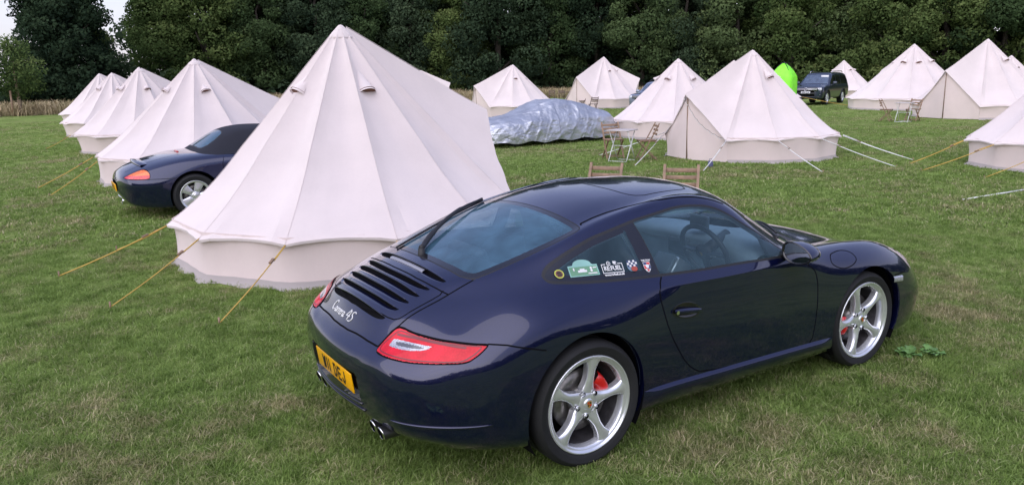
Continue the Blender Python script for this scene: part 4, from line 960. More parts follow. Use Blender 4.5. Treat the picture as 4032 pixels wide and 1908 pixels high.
    zp_ = MB(); zp_.tube([(Rb*(1.01 if pk > .9 else .94), 0, .02), (Pk[0]*.962, 0, zp-.06)], .014, 6); zp_.build('door_zip', ZIP, t)
    for k in vents:
        th = rad(k); i = int(round((th+PI)/(2*PI)*nt_)) % nt_; row = G[i]; j0 = .30*nu; u0 = np.array(row[int(round(.21*nu))]); u1 = np.array(row[int(round(.325*nu))])
        ax = u1-u0; ln_ = np.linalg.norm(ax); ax /= ln_; tg = np.array([-math.sin(th), math.cos(th), 0]); nm_ = np.cross(tg, ax); nm_ = nm_ if nm_[2] > 0 else -nm_
        vg = []; s_ = R/1.95
        for a in np.linspace(0, 1, 7): vg.append([tuple(u0+ax*ln_*a+(tg*math.cos(b)*.10*a**.7+nm_*math.sin(b)*.095*a**1.3)*s_) for b in np.linspace(0, PI, 13)])
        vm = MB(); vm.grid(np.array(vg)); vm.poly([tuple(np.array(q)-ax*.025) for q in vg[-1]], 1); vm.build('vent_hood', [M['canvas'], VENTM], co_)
    for rp in ropes: add_rope(t, rp)
    return t
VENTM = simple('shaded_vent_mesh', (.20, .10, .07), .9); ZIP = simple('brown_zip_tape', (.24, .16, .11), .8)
def add_rope(t, rp):
    """rp: (start xyz world, peg xy world, material, radius)"""
    inv = (Matrix.Translation(t.location) @ Matrix.Rotation(t.rotation_euler.z, 4, 'Z')).inverted()
    a = inv@Vector(rp[0]); b = inv@Vector((rp[1][0], rp[1][1], .015)); rb_ = MB(); r = rp[3]
    pts = [a.lerp(b, k/8)+Vector((0, 0, -.02*math.sin(PI*k/8))) for k in range(9)]
    rb_.tube([tuple(q) for q in pts], r, 6); c = a.lerp(b, .22); rb_.bar(tuple(a.lerp(b, .2)), tuple(a.lerp(b, .26)), .02+r, .012+r, 1)
    rb_.tube([tuple(a.lerp(b, .01)+Vector((.012, .01, .0))), tuple(a.lerp(b, .24)+Vector((.03, .02, 0)))], r*.8, 5)
    rb_.tube([tuple(b+Vector((0, 0, .05))), tuple(b+Vector((0, 0, -.05)))], .008, 6, 1); rb_.build('guy_rope', [rp[2], M['wood']], t)
def rimpt(c, R, az, z=.5, k=1.0): return (c[0]+R*k*math.cos(rad(az)), c[1]+R*k*math.sin(rad(az)), z)
T_, W_ = M['rope_t'], M['rope_w']
TENTS = []
cA = (.99, 4.92)
tA = make_tent('bell_tent', 'large cream bell tent nearest the camera, right behind the navy coupe', cA, 2.571, 2.02, -9, Rb=1.95, ze=.45, pk=.87, res=14, nu=34, seed=3,
   ropes=[(rimpt(cA, 1.99, 171, .45), (-2.07, 5.35), T_, .0065), (rimpt(cA, 1.99, 171, .45), (-1.42, 6.4), T_, .0055), (rimpt(cA, 1.99, 201, .45), (-1.75, 3.75), T_, .0055), (rimpt(cA, 1.99, 231, .45), (-1.05, 2.68), T_, .0055), (rimpt(cA, 1.99, 261, .45), (.30, 1.62), T_, .0055)], vents=(205, 283, 60, 120))
cB = (1.03, 13.5)
make_tent('bell_tent', 'white bell tent directly behind the soft-top car, second nearest on the left', cB, 2.43, 2.1, 14, Rb=2.0, seed=5, res=10, ropes=[(rimpt(cB, 2.1, 164), (-2.05, 13.53), T_, .008), (rimpt(cB, 2.1, 194), (-1.89, 12.19), T_, .008)], vents=(178, 262, 60, 120))
make_tent('bell_tent', 'white bell tent in the left row, third from the soft-top car outward', (1.07, 21.9), 2.41, 2.0, 12, seed=7, ropes=[(rimpt((1.07, 21.9), 2.0, 170), (-1.5, 24.2), T_, .008)], vents=(182, 265, 60, 120))
make_tent('bell_tent', 'beige bell tent in the left row, next to last toward the tall grass', (1.2, 30.4), 2.36, 2.0, 20, seed=9, vents=(182, 262, 60, 120))
make_tent('bell_tent', 'pinkish bell tent at the far end of the left row, half hidden', (1.62, 40.0), 2.44, 2.0, 16, seed=11, vents=(170, 262, 60, 120))
make_tent('bell_tent', 'distant bell tent showing only its top above the nearest tent roof', (24.4, 51.0), 2.5, 2.3, -28, seed=13, vents=(-95, -60, 60, 120))
make_tent('bell_tent', 'bell tent standing behind the silver covered car, its door to the left', (18.9, 29.3), 2.50, 2.2, 176, seed=15, vents=(70, 140, -55, -125))
make_tent('bell_tent', 'wide bell tent by the folding chairs beyond the silver cover', (27.9, 33.3), 2.97, 2.4, 188, Rb=2.25, seed=17, vents=(72, 120, -72, -125))
make_tent('bell_tent', 'bell tent hidden behind the wide one, its right slope showing', (34.4, 40.6), 2.66, 2.2, -45, seed=19, vents=(-60, -130, 60, 120))
make_tent('bell_tent', 'plain bell tent behind the white metal table, right of the silver cover', (15.6, 14.5), 2.40, 2.15, 13, Rb=2.05, seed=21, vents=(182, 262, 60, 120))
make_tent('bell_tent', 'small distant bell tent between two nearer ones, only its tip visible', (31.3, 26.3), 2.57, 2.0, 180, seed=23, vents=(60, 20, -60, -125))
cK = (12.53, 8.92)
tK = make_tent('bell_tent', 'bell tent with fairy lights round its door and white guy ropes', cK, 2.453, 2.08, 177.5, Rb=1.95, res=11, nu=26, seed=25,
   ropes=[(rimpt(cK, 2.08, 207.5), (9.25, 7.24), W_, .0085), (rimpt(cK, 2.08, 237.5), (10.89, 5.66), W_, .0085), (rimpt(cK, 2.08, 267.5), (12.7, 5.27), W_, .008), (rimpt(cK, 2.08, 297.5), (14.12, 5.76), W_, .008), (rimpt(cK, 2.08, 297.5, .52), (14.6, 6.3), W_, .009), (rimpt(cK, 2.08, 147.5), (8.91, 8.89), W_, .0085), (rimpt(cK, 2.08, 117.5), (9.73, 11.13), W_, .0085)], vents=(85, 140, -112, -60))
# fairy lights along the door edge
fl = MB(); pts = []
inv = tK.matrix_basis
for k in np.linspace(0, 1, 40):
    p0 = Vector((2.05, 0, 1.43)).lerp(Vector((1.86, 1.02, .56)), k); pts.append((p0.x+.035, p0.y-.10*math.sin(PI*k), p0.z-.12*math.sin(PI*k)-.02*abs(math.sin(k*22))))
fl.tube(pts, .004, 4, 0)
for k in range(1, 40, 2): fl.rbox(tuple(np.array(pts[k])+np.array([.01, 0, -.015])), (.014, .014, .024), .005, mi=1)
lo = fl.build('fairy_lights', [M['black'], M['rope_w']], None); lo.location = tK.location; lo.rotation_euler = tK.rotation_euler
tag(lo, 'string of small fairy lights hanging along the tent door edge', 'string lights')
make_tent('bell_tent', 'tall bell tent hidden behind the fairy light tent, peak just showing', (33.2, 26.7), 3.14, 2.75, 185, seed=27, vents=(85, 95, -100, -60), ropes=[(rimpt((33.2, 26.7), 2.75, -50), (36.6, 22.7), T_, .012)])
make_tent('bell_tent', 'small distant bell tent just right of the parked pickup', (48.6, 31.6), 2.62, 2.35, 190, seed=29, vents=(60, 120, -55, -125))
make_tent('bell_tent', 'broad pinkish bell tent with faint seams, behind the two folding chairs at right', (35.9, 18.9), 3.15, 3.0, 60, Rb=2.85, seed=31, vents=(125, 170, 70, 210))
cO = (30.8, 12.85)
make_tent('bell_tent', 'bright white bell tent with zipped triangular door facing left, top right', cO, 3.06, 2.6, 176, Rb=2.45, res=9, seed=33, vents=(85, 140, -75, -125))
make_tent('bell_tent', 'distant bell tent at the right frame edge, mostly hidden', (47.0, 19.6), 2.6, 2.3, 0, seed=35, vents=(170, 120, -150, -125))
cQ = (15.45, 3.15)
make_tent('bell_tent', 'bell tent cut off by the right edge, tied with yellow ropes', cQ, 2.5, 2.05, 40, Rb=1.93, res=11, nu=26, seed=37, ropes=[(rimpt(cQ, 2.05, 130), (13.38, 5.41), T_, .009), (rimpt(cQ, 2.05, 160), (12.46, 4.62), T_, .008), (rimpt(cQ, 2.05, 190), (12.32, 3.37), T_, .007)])
pl = MB(); pl.tube([(9.61, 2.31, .02), (11.4, 2.2, .03)], .013, 8); tag(pl.build('tent_pole', M['white_metal']), 'thin white pole lying on the grass at the right edge', 'pole')

# ---------------------------------------------------------------- folding furniture
def make_chair(label, loc, rz, group, dark=False, tilt=12):
    w = M['wood_d'] if dark else M['wood']; t = thing('folding_chair', label, 'chair', loc, rz, group)
    # seat faces local +X
    se = MB()
    for k in range(6): se.rbox((-.17+.068*k, 0, .455), (.056, .40, .016), .004)
    for s in (1, -1): se.rbox((0, s*.17, .438), (.38, .022, .022), .004)
    se.build('seat', w, t)
    bk = MB(); ca, sa = math.cos(rad(tilt)), math.sin(rad(tilt))
    P = lambda h, y: (-.16-(h-.44)*sa, y, .44+(h-.44)*ca)
    for h in (.60, .69, .78): 
        bk.rbox(P(h, 0), (.014, .40, .052), .004, Matrix.Rotation(-rad(tilt), 3, 'Y'))
    bk.build('backrest', w, t)
    for s in (1, -1):
        a = MB(); a.bar(P(.85, s*.205), (.20, s*.205, .0), .020, .034, up=(0, 1, 0)); a.build('leg', w, t)
        b_ = MB(); b_.bar((.19, s*.18, .44), (-.22, s*.18, 0), .020, .034, up=(0, 1, 0)); b_.build('leg', w, t)
    st = MB(); st.bar((.165, -.2, .07), (.165, .2, .07), .02, .02); st.bar((-.18, -.18, .06), (-.18, .18, .06), .02, .02); st.build('stretcher', w, t)
    return t
def make_table(label, loc, rz, mat, topm, group=None, h=.71, s=.55):
    t = thing('folding_table', label, 'table', loc, rz, group); a = MB(); a.rbox((0, 0, h), (s, s, .022), .008)
    a.build('tabletop', topm, t)
    for sy in (1, -1):
        y = sy*s*.40
        for sx in (1, -1): l = MB(); l.tube([(sx*s*.42, y+.012*sx, h-.01), (-sx*s*.42, y+.012*sx, 0)], .010, 7); l.build('leg', mat, t)
    b_ = MB()
    for sx in (1, -1): b_.tube([(sx*s*.40, -s*.4, .02), (sx*s*.40, s*.4, .02)], .009, 6)
    b_.tube([(0, -s*.4, h*.5), (0, s*.4, h*.5)], .008, 6); b_.build('crossbar', mat, t); return t
gC = 'wooden folding chairs set out by the tents'
tt = simple('pale_table_top', (.50, .45, .43), .5)
make_table('white metal folding table with pale top beside the fairy light tent', (9.36, 9.84, 0), rad(25), M['white_metal'], tt)
make_chair('wooden folding chair left of the white metal table, seen from the front', (9.60, 10.45, 0), rad(-110), gC)
make_chair('wooden folding chair with crossed legs right of the white metal table', (9.99, 9.72, 0), rad(150), gC)
make_chair('wooden chair back poking above the coupe roof, the left of two', (3.92, 3.86, 0), rad(215), gC)
make_chair('wooden chair back poking above the coupe roof, the right of two', (4.50, 3.06, 0), rad(222), gC, tilt=10)
make_table('small white table between chairs by the zipped white tent', (25.75, 13.05, 0), rad(15), M['white_metal'], tt)
make_chair('folding chair left of the small white table by the zipped tent', (25.75, 13.75, 0), rad(-70), gC)
make_chair('folding chair tucked behind the small white table by the zipped tent', (26.45, 13.10, 0), rad(185), gC)
make_chair('dark folding chair side-on before the wide tent door', (25.85, 32.7, 0), rad(160), gC, True, 16)
make_chair('low dark chair back showing just above the silver cover', (25.1, 30.75, -.12), rad(205), gC, True)
make_table('dark wooden table in the distance left of the wide tent', (32.2, 42.85, 0), rad(20), M['wood_d'], M['wood_d'], s=.8)
make_chair('far dark folding chair, the left one of a pair in the distance', (32.5, 45.1, 0), rad(-120), gC, True)
make_chair('far dark folding chair closest to the distant dark table', (33.1, 44.7, 0), rad(-120), gC, True)
ln_ = MB(); ln_.rbox((0, 0, .07), (.09, .09, .10), .02); ln_.lathe([(.05, .12), (.05, .135), (.02, .15), (0, .15)], 16, 'Z'); ln_.tube([(-.04, 0, .14), (-.03, 0, .19), (.03, 0, .19), (.04, 0, .14)], .005, 5)
o = ln_.build('lantern', simple('blue_lantern', (.10, .11, .22), .4), fix=True); o.location = (9.91, 7.66, 0); tag(o, 'small blue camping lantern on the grass by a white rope', 'lantern')
# lime pop-up shelter
sh = thing('shower_tent', 'lime green pop-up shelter beside the parked pickup', 'tent', (31.0, 22.75, 0), rad(20)); lm = simple('lime_nylon', (.24, .90, .03), .45, bump=.1, bscale=8); lm2 = M['black']
mb = MB(); G = []
for k in range(41):
    a = 2*PI*k/40; c, s_ = math.cos(a), math.sin(a); q = .58*(abs(c)**6+abs(s_)**6)**(-1/6)
    G.append([(c*q*f, s_*q*f, z) for f, z in ((1, 0), (1.02, .6), (1.03, 1.2), (1.0, 1.62), (.96, 1.70), (.74, 1.93), (.46, 2.14), (.18, 2.29), (.0, 2.33))])
mb.grid(np.array(G)); mb.build('shell', lm, sh, fix=True)
mb = MB()
for a in (45, 135, 225, 315):
    a = rad(a); mb.tube([(math.cos(a)*.65*f, math.sin(a)*.65*f, z+.01) for f, z in ((1.01, 0), (1.04, 1.2), (1.01, 1.64), (.76, 1.94), (.47, 2.16), (.18, 2.31), (.0, 2.36))], .022, 6)
mb.build('pole_sleeves', lm2, sh)
# ---------------------------------------------------------------- covered car
cov = thing('covered_car', 'low car hidden under a crumpled silver cover', 'covered car', (8.55, 15.25, 0), rad(2))
mb = MB(); nu, nv = 190, 110; Lc = 4.75; G = np.zeros((nu, nv, 3))
xs = [0, .02, .06, .15, .27, .36, .45, .52, .60, .68, .78, .88, .95, .985, 1]; zs = [.48, .66, .75, .81, .87, 1.02, 1.20, 1.27, 1.275, 1.23, 1.11, .97, .90, .84, .66]
ph = nrng.uniform(0, 6.28, (30,)); kk = nrng.uniform(-1, 1, (30, 2))
def cr(u, v):
    o = 0
    for i in range(14):
        f = 1.9*1.28**i; a = (u*kk[i, 0]*1.6+v*kk[i, 1])*f*2.3+ph[i]+1.2*math.sin(u*5+ph[i+10]); o += (1-abs(math.sin(a)))**3*(.62**(i*.55))
    return o
for i in range(nu):
    u = i/(nu-1); zt = np.interp(u, xs, zs); hw = .93*(1-abs(2*u-1)**7*.34)*(.965 if u > .5 else 1)
    for j in range(nv):
        v = j/(nv-1)*2-1; a = v*PI/2*1.0; sv = math.sin(a); cv = abs(math.cos(a))
        side_w = np.sign(sv)*abs(sv)**.62; zz = zt*(cv**.42) if False else None
        t = abs(v)
        # section: roof, shoulder, side drop
        cab = max(0, zt-.82)
        y = np.interp(t, [0, .22, .42, .55, .8, 1], [0, .42-.05*cab, .70-.22*cab, .90-.06*cab, .955, .965])*np.sign(v)*hw/.93
        z = np.interp(t, [0, .22, .42, .55, .8, 1], [zt, zt-.02, zt-.09-.12*cab, min(zt-.2, .72), .40, .13])
        z = max(z, .10+.03*math.sin(u*23)); w_ = .020*cr(u*3.4, v*1.3)-.02
        hem = max(0, t-.8)/.2
        G[i, j] = (u*Lc+w_*.3*(2*u-1), y+w_*np.sign(v)*min(1, t*2)*.9, z+w_*(1-t)*.55+hem*.03*math.sin(u*31+v))
mb.grid(G)
for e in (0, -1):
    ring = G[e]; c = np.array([ring[:, 0].mean()+(-.06 if e == 0 else .06), 0, .30]); mb.grid(np.array([[tuple(q), tuple(q*.5+c*.5+np.array([(-.03 if e == 0 else .03), 0, 0])), tuple(c)] for q in ring]))
FOIL, nt, out = nmat('silver_foil_cover'); b = N(nt, 'ShaderNodeBsdfPrincipled'); L(nt, b.outputs[0], out.inputs[0]); tc = N(nt, 'ShaderNodeTexCoord')
L(nt, ramp(nt, noise(nt, tc.outputs['Object'], 3, 5), [(.3, (.40, .42, .46)), (.7, (.60, .62, .66))]), b.inputs['Base Color']); b.inputs['Metallic'].default_value = .75; b.inputs['Roughness'].default_value = .42
v1 = N(nt, 'ShaderNodeTexVoronoi'); v1.inputs['Scale'].default_value = 4.5; v1.feature = 'SMOOTH_F1'
mpp = N(nt, 'ShaderNodeMapping'); mpp.inputs['Rotation'].default_value = (.3, .5, .6); mpp.inputs['Scale'].default_value = (1, 1.2, 1.8); L(nt, tc.outputs['Object'], mpp.inputs[0]); nn = N(nt, 'ShaderNodeTexNoise'); nn.inputs['Scale'].default_value = 3; L(nt, mpp.outputs[0], nn.inputs['Vector'])
ad = N(nt, 'ShaderNodeMix', data_type='RGBA'); ad.inputs[0].default_value = .35; L(nt, mpp.outputs[0], ad.inputs[6]); L(nt, nn.outputs['Color'], ad.inputs[7]); L(nt, ad.outputs[2], v1.inputs['Vector'])
bp = N(nt, 'ShaderNodeBump'); bp.inputs['Strength'].default_value = .7; bp.inputs['Distance'].default_value = .07; L(nt, v1.outputs['Distance'], bp.inputs['Height'])
bp2 = N(nt, 'ShaderNodeBump'); bp2.inputs['Strength'].default_value = .45; bp2.inputs['Distance'].default_value = .025; L(nt, noise(nt, tc.outputs['Object'], 10, 5, .6, 1.4), bp2.inputs['Height']); L(nt, bp.outputs[0], bp2.inputs['Normal']); L(nt, bp2.outputs[0], b.inputs['Normal'])
mb.build('cover', FOIL, cov, fix=True)
for (x, y) in ((.95, -.80), (3.55, -.80), (.95, .80), (3.55, .80)):
    w_ = MB(); w_.lathe([(0, .0), (.2, .01), (.24, -.01), (.30, -.005), (.32, .03), (.32, .2), (.2, .22)], 32); o = w_.build('tyre', M['tyre'], cov, fix=True); o.location = (x, y, .32)
    if y > 0: o.rotation_euler = (0, 0, PI)

BXP = (-.13, 9.15, 0)
# ---------------------------------------------------------------- soft-top roadster
BOX = [
 [(-.975,0,.40),(-.972,.25,.41),(-.968,.31,.43),(-.968,.32,.47),(-.968,.31,.51),(-.972,.26,.54),(-.975,.18,.552),(-.977,.1,.556),(-.978,0,.558)],
 [(-.90,0,.26),(-.88,.48,.26),(-.86,.58,.32),(-.885,.61,.46),(-.892,.60,.55),(-.90,.54,.61),(-.91,.42,.64),(-.92,.22,.652),(-.925,0,.655)],
 [(-.80,0,.19),(-.75,.58,.19),(-.70,.74,.26),(-.72,.79,.43),(-.73,.785,.56),(-.735,.73,.65),(-.75,.60,.70),(-.80,.35,.725),(-.835,0,.73)],
 [(-.58,0,.16),(-.52,.66,.16),(-.45,.84,.22),(-.45,.875,.43),(-.45,.87,.58),(-.45,.82,.71),(-.48,.69,.78),(-.57,.4,.81),(-.62,0,.815)],
 [(-.25,0,.16),(-.2,.68,.16),(-.12,.865,.2),(-.12,.893,.43),(-.12,.89,.61),(-.12,.845,.775),(-.15,.72,.85),(-.25,.45,.878),(-.3,0,.883)],
 [(.15,0,.16),(.15,.68,.16),(.2,.86,.2),(.2,.885,.43),(.2,.882,.62),(.2,.845,.79),(.2,.74,.875),(.12,.5,.915),(.08,0,.92)],
 [(.6,0,.16),(.6,.68,.16),(.6,.84,.2),(.6,.868,.43),(.6,.868,.62),(.6,.845,.78),(.6,.77,.875),(.6,.5,.915),(.6,0,.92)],
 [(1.2,0,.16),(1.2,.68,.16),(1.2,.84,.2),(1.2,.865,.43),(1.2,.865,.62),(1.2,.845,.78),(1.2,.79,.865),(1.2,.5,.90),(1.2,0,.90)],
 [(1.75,0,.16),(1.75,.68,.16),(1.75,.84,.2),(1.75,.865,.43),(1.75,.865,.6),(1.75,.84,.75),(1.75,.77,.84),(1.8,.5,.87),(1.85,0,.88)],
 [(2.2,0,.16),(2.2,.68,.16),(2.2,.85,.2),(2.2,.875,.42),(2.2,.875,.58),(2.2,.84,.72),(2.2,.74,.81),(2.22,.5,.80),(2.25,0,.82)],
 [(2.65,0,.16),(2.65,.66,.16),(2.65,.83,.2),(2.65,.865,.40),(2.65,.86,.54),(2.65,.82,.67),(2.65,.70,.755),(2.68,.45,.72),(2.7,0,.73)],
 [(3.0,0,.16),(3.0,.55,.16),(3.02,.70,.2),(3.04,.76,.36),(3.05,.755,.46),(3.06,.71,.55),(3.07,.60,.61),(3.1,.4,.60),(3.13,0,.61)],
 [(3.2,0,.18),(3.2,.38,.18),(3.22,.5,.22),(3.24,.54,.34),(3.25,.53,.40),(3.255,.50,.44),(3.26,.42,.47),(3.27,.28,.48),(3.29,0,.485)],
 [(3.29,0,.30),(3.29,.2,.30),(3.29,.3,.31),(3.29,.32,.33),(3.292,.31,.34),(3.293,.29,.35),(3.294,.25,.36),(3.296,.17,.365),(3.30,0,.367)],
]
def cut_car(rings, su=6, sv=6):
    S = loft(rings, su, sv); Nn = -grid_normals(S)
    if Nn[S.shape[0]//2, S.shape[1]//2, 1] < 0: Nn = -Nn
    return CutMesh(S, Nn), S
def cut_piece(cm, lab, names, both, mats=None, nr_off=0):
    mb = MB(); nr = []
    for s in ([1, -1] if both == 2 else ([-1] if both == 0 else [1])):
        idx = {}
        for p, l in zip(cm.P, lab):
            if l in names:
                q = []
                for i in p:
                    if i not in idx:
                        idx[i] = len(mb.v); a = cm.V[i]; n = cm.N[i]; mb.v.append((a[0]+n[0]*nr_off, (a[1]+n[1]*nr_off)*s, a[2]+n[2]*nr_off)); nr.append((n[0], n[1]*s, n[2]))
                    q.append(idx[i])
                mb.f.append(tuple(q if s > 0 else q[::-1])); mb.mi.append((mats or {}).get(l, 0)); mb.sm.append(True)
    mb.nr = nr; return mb
def cbuild(cm, lab, name, names, both, mat, parent, mats=None, off=0):
    mb = cut_piece(cm, lab, names, both, mats, off); return mb.build(name, mat, parent, normals=mb.nr)
bx = thing('soft_top_roadster', 'dark blue soft-top roadster with orange and red tail lamp, left of the big tent', 'car', (BXP[0], BXP[1], 0), BXP[2])
bc, bS = cut_car(BOX)
TLB = catmull([(-.36, .625), (-.22, .672), (-.08, .722), (.06, .735), (.19, .70), (.235, .65), (.22, .605), (.05, .60), (-.15, .602), (-.30, .608)], 4, True)
fT = lambda P: sdpoly(SZ(P), TLB); fA = [lambda P, c=c: np.hypot(P[:, 0]-c, P[:, 2]-.335)-.352 for c in (0, 2.415)]
bts = lambda q: q[0] < -.3 and q[1] > .4 and q[2] > .5
bc.cut(fT, bts); bc.cut(lambda P: fT(P)+.008, bts); bc.cut(lambda P: P[:, 2]-.655-.02*np.clip(SZ(P)[:, 0], -.3, .3), bts)
for f in fA: bc.cut(f, lambda q: q[1] > .55 and q[2] < .8)
fS = lambda P: sdpoly(XZ(P), [(.42, .17), (.42, .5), (.40, .8), (.44, .95), (1.9, .95), (1.9, .17)])
fBm = lambda P: P[:, 2]-np.interp(SZ(P)[:, 0], [-1, -.36, .24, .55, .9], [.655, .622, .602, .60, .60]); bc.cut(fBm, lambda q: q[0] < -.05 and q[2] < .75)
fEL = lambda P: sdpoly(XY(P), [(-.95, 0), (-.95, .30), (-.80, .42), (-.5, .45), (-.1, .45), (-.06, 0), (-.1, -.45), (-.5, -.45), (-.8, -.42), (-.95, -.3)]); bc.cut(fEL, lambda q: q[0] < 0 and q[2] > .68)
c_ = bc.cents(); bl = np.array(['body']*len(c_), object); X, Y, Zz = c_.T
for f in fA: bl[(f(c_) < 0) & (Y > .55) & (Zz < .8)] = 'none'
m = (X < -.3) & (Y > .4) & (Zz > .5) & (fT(c_) < -.008); hi = Zz > .655+.02*np.clip(X+Y, -.3, .3)
bl[m & hi] = 'amber'; bl[m & ~hi] = 'redl'; bl[(X < -.3) & (Y > .4) & (Zz > .5) & (fT(c_) < 0) & ~m] = 'seal'
bl[(bl == 'body') & (fBm(c_) < 0) & (X < -.05)] = 'bump'; bl[(bl == 'body') & (fEL(c_) < 0) & (X < 0) & (Zz > .68)] = 'lid'
AMB = simple('amber_lens', (.78, .15, .005), .2, coat=1, var=.35, vscale=40); REDL = simple('pinkish_red_lens', (.62, .02, .025), .2, coat=1, var=.3, vscale=40)
cbuild(bc, bl, 'body', {'body'}, 2, M['paint2'], bx); cbuild(bc, bl, 'rear_bumper', {'bump'}, 2, M['paint2'], bx); bld = cbuild(bc, bl, 'engine_lid', {'lid'}, 2, M['paint2'], bx)
for s in (0, 1): cbuild(bc, bl, 'tail_light', {'amber', 'redl', 'seal'}, s, [AMB, REDL, M['void']], bx, {'redl': 1, 'seal': 2}, .003)
BVB = BVHTree.FromPolygons([Vector(v) for v in bS.reshape(-1, 3)], CutMesh(bS, bS).P)
BV_keep = BV; BV = BVB
gp = MB()
ribbon(gp, [diag(*q) for q in resample([(-.36, .622), (.24, .602), (.55, .60), (.65, .60)])], .007); ribbon(gp, [top(*q) for q in resample([(-.86, .38), (-.80, .42), (-.5, .45), (-.1, .45)])], .007); ribbon(gp, [side(*q) for q in resample([(.46, .88), (.42, .75), (.46, .5), (.62, .3), (1.6, .22)])], .007)
gp.build('panel_gaps', M['void'], bx)
sp = MB(); G = []
for y in np.linspace(-.52, .52, 27):
    p_, n_ = top(-.66+.10*y*y*2, abs(y)); e = 1-(abs(y)/.54)**4; G.append([(p_.x+.09, y, p_.z+.018), (p_.x+.02, y, p_.z+.012+.012*e), (p_.x-.05, y, p_.z+.005+.020*e), (p_.x-.055, y, p_.z-.012)])
sp.grid(np.array(G)); sp.build('spoiler', M['paint2'], bld, fix=True)
tb = MB(); h_ = top(-.06, 0)[0]; tb.rbox((-.07, 0, h_.z+.004), (.03, .26, .02), .008); tb.build('brake_light', simple('red_lens_strip', (.5, .05, .04), .3, coat=.5), bx)
BV = BV_keep
top_ = [
 [(.10,0,.90),(.10,.30,.90),(.11,.52,.895),(.14,.64,.885),(.20,.70,.875),(.30,.74,.872)],
 [(.16,0,.955),(.17,.30,.95),(.18,.50,.94),(.22,.62,.92),(.28,.69,.90),(.36,.745,.88)],
 [(.38,0,1.10),(.39,.28,1.095),(.41,.46,1.075),(.45,.56,1.04),(.50,.655,.97),(.55,.75,.885)],
 [(.62,0,1.225),(.63,.27,1.215),(.65,.43,1.19),(.68,.52,1.15),(.72,.63,1.04),(.76,.76,.885)],
 [(.95,0,1.275),(.95,.28,1.265),(.96,.44,1.24),(.98,.54,1.19),(1.0,.65,1.05),(1.02,.77,.885)],
 [(1.25,0,1.27),(1.25,.28,1.26),(1.25,.45,1.23),(1.25,.55,1.18),(1.25,.66,1.04),(1.25,.78,.88)],
 [(1.5,0,1.21),(1.49,.3,1.20),(1.47,.48,1.17),(1.46,.58,1.11),(1.5,.67,1.0),(1.55,.78,.875)],
 [(1.95,0,.93),(1.93,.3,.93),(1.88,.5,.92),(1.8,.62,.91),(1.75,.70,.89),(1.7,.77,.87)],
]
tcm, tS = cut_car([[q for q in r[::-1]] for r in top_], 8, 8)
RWB = [(.20, 0), (.20, .30), (.225, .43), (.30, .47), (.42, .44), (.54, .36), (.57, .25), (.575, 0), (.57, -.25), (.54, -.36), (.42, -.44), (.30, -.47), (.225, -.43), (.20, -.30)]
fW = lambda P: sdpoly(XY(P), RWB); tcm.cut(fW, lambda q: q[0] < .7 and q[2] > .9); tcm.cut(lambda P: fW(P)-.015, lambda q: q[0] < .75 and q[2] > .88)
SWB = [(.85, .92), (.90, 1.06), (1.0, 1.15), (1.2, 1.16), (1.42, 1.08), (1.62, .92)]; fX = lambda P: sdpoly(XZ(P), SWB); tcm.cut(fX, lambda q: q[1] > .45 and .7 < q[0] < 1.7)
fY = lambda P: 1.46-P[:, 0]; tcm.cut(fY, lambda q: q[2] > .88)
c_ = tcm.cents(); tl2 = np.array(['hood']*len(c_), object); X, Y, Zz = c_.T
tl2[(fW(c_) < .015) & (X < .7) & (Zz > .88)] = 'edge'; tl2[(fW(c_) < 0) & (X < .7) & (Zz > .9)] = 'pane'; tl2[(fX(c_) < 0) & (Y > .45)] = 'swin'; tl2[(X > 1.46) & (Zz > .9) & (Y < .6)] = 'screen'
if np.mean([tcm.N[i][2] for i in range(0, len(tcm.N), 7)]) < 0: tcm.N = [tuple(-c for c in n) for n in tcm.N]; tcm.P = [p[::-1] for p in tcm.P]
HOODM = simple('navy_fabric_hood', (.007, .008, .016), .85, bump=.2, bscale=250)
ho = cbuild(tcm, tl2, 'soft_top', {'hood', 'edge'}, 2, [HOODM, M['black']], bx, {'edge': 1}); cbuild(tcm, tl2, 'rear_window', {'pane'}, 2, M['glass_rear'], ho); cbuild(tcm, tl2, 'windscreen', {'screen'}, 2, M['glass_dark'], bx)
for s in (0, 1): cbuild(tcm, tl2, 'door_window', {'swin'}, s, M['glass_dark'], bx)
pp = MB(); pp.rbox((-.985, 0, .455), (.012, .52, .111), .006, Matrix.Rotation(rad(-6), 3, 'Y')); glyphs('V8 OJE', .079, .050, .011, .014, lambda a, b: (-.9935-.1*b, -a, .455+b), pp); pp.build('number_plate', [M['plate_y'], M['black']], bx)
mb = MB(); mb.tube([(-.93+.25*y*y, y, .30) for y in np.linspace(-.52, .52, 21)], .012, 8); mb.build('bumper_trim', M['chrome'], bx)
mb = MB(); mb.lathe([(.05, 0), (.055, -.004), (.058, 0), (.056, .15)], 24, 'X', (-.90, 0, .225), 0); mb.lathe([(.05, 0), (.045, .1), (0, .1)], 24, 'X', (-.90, 0, .225), 1); mb.build('exhaust_tip', [M['chrome'], M['void']], bx, fix=True)
for (x, y, r_, s_, a) in ((0, -.865, True, 0, 20), (0, .865, False, 0, 0), (2.415, -.845, True, 0, 0), (2.415, .845, False, 0, 40)):
    make_wheel(bx, (x, y, .318), r_, .318, .235, .222, a, 'bold', caliper=None, hubcol='none')
for s in (1, -1):
    for x in (0, 2.415):
        ln = MB(); G = [[(x+.354*math.cos(a), .86*s, .335+.354*math.sin(a)), (x+.354*math.cos(a), .55*s, .335+.354*math.sin(a)), (x, .55*s, .335)] for a in np.linspace(rad(-30), rad(210), 26)]; ln.grid(G, smooth=False); ln.build('arch_liner', M['void'], bx)

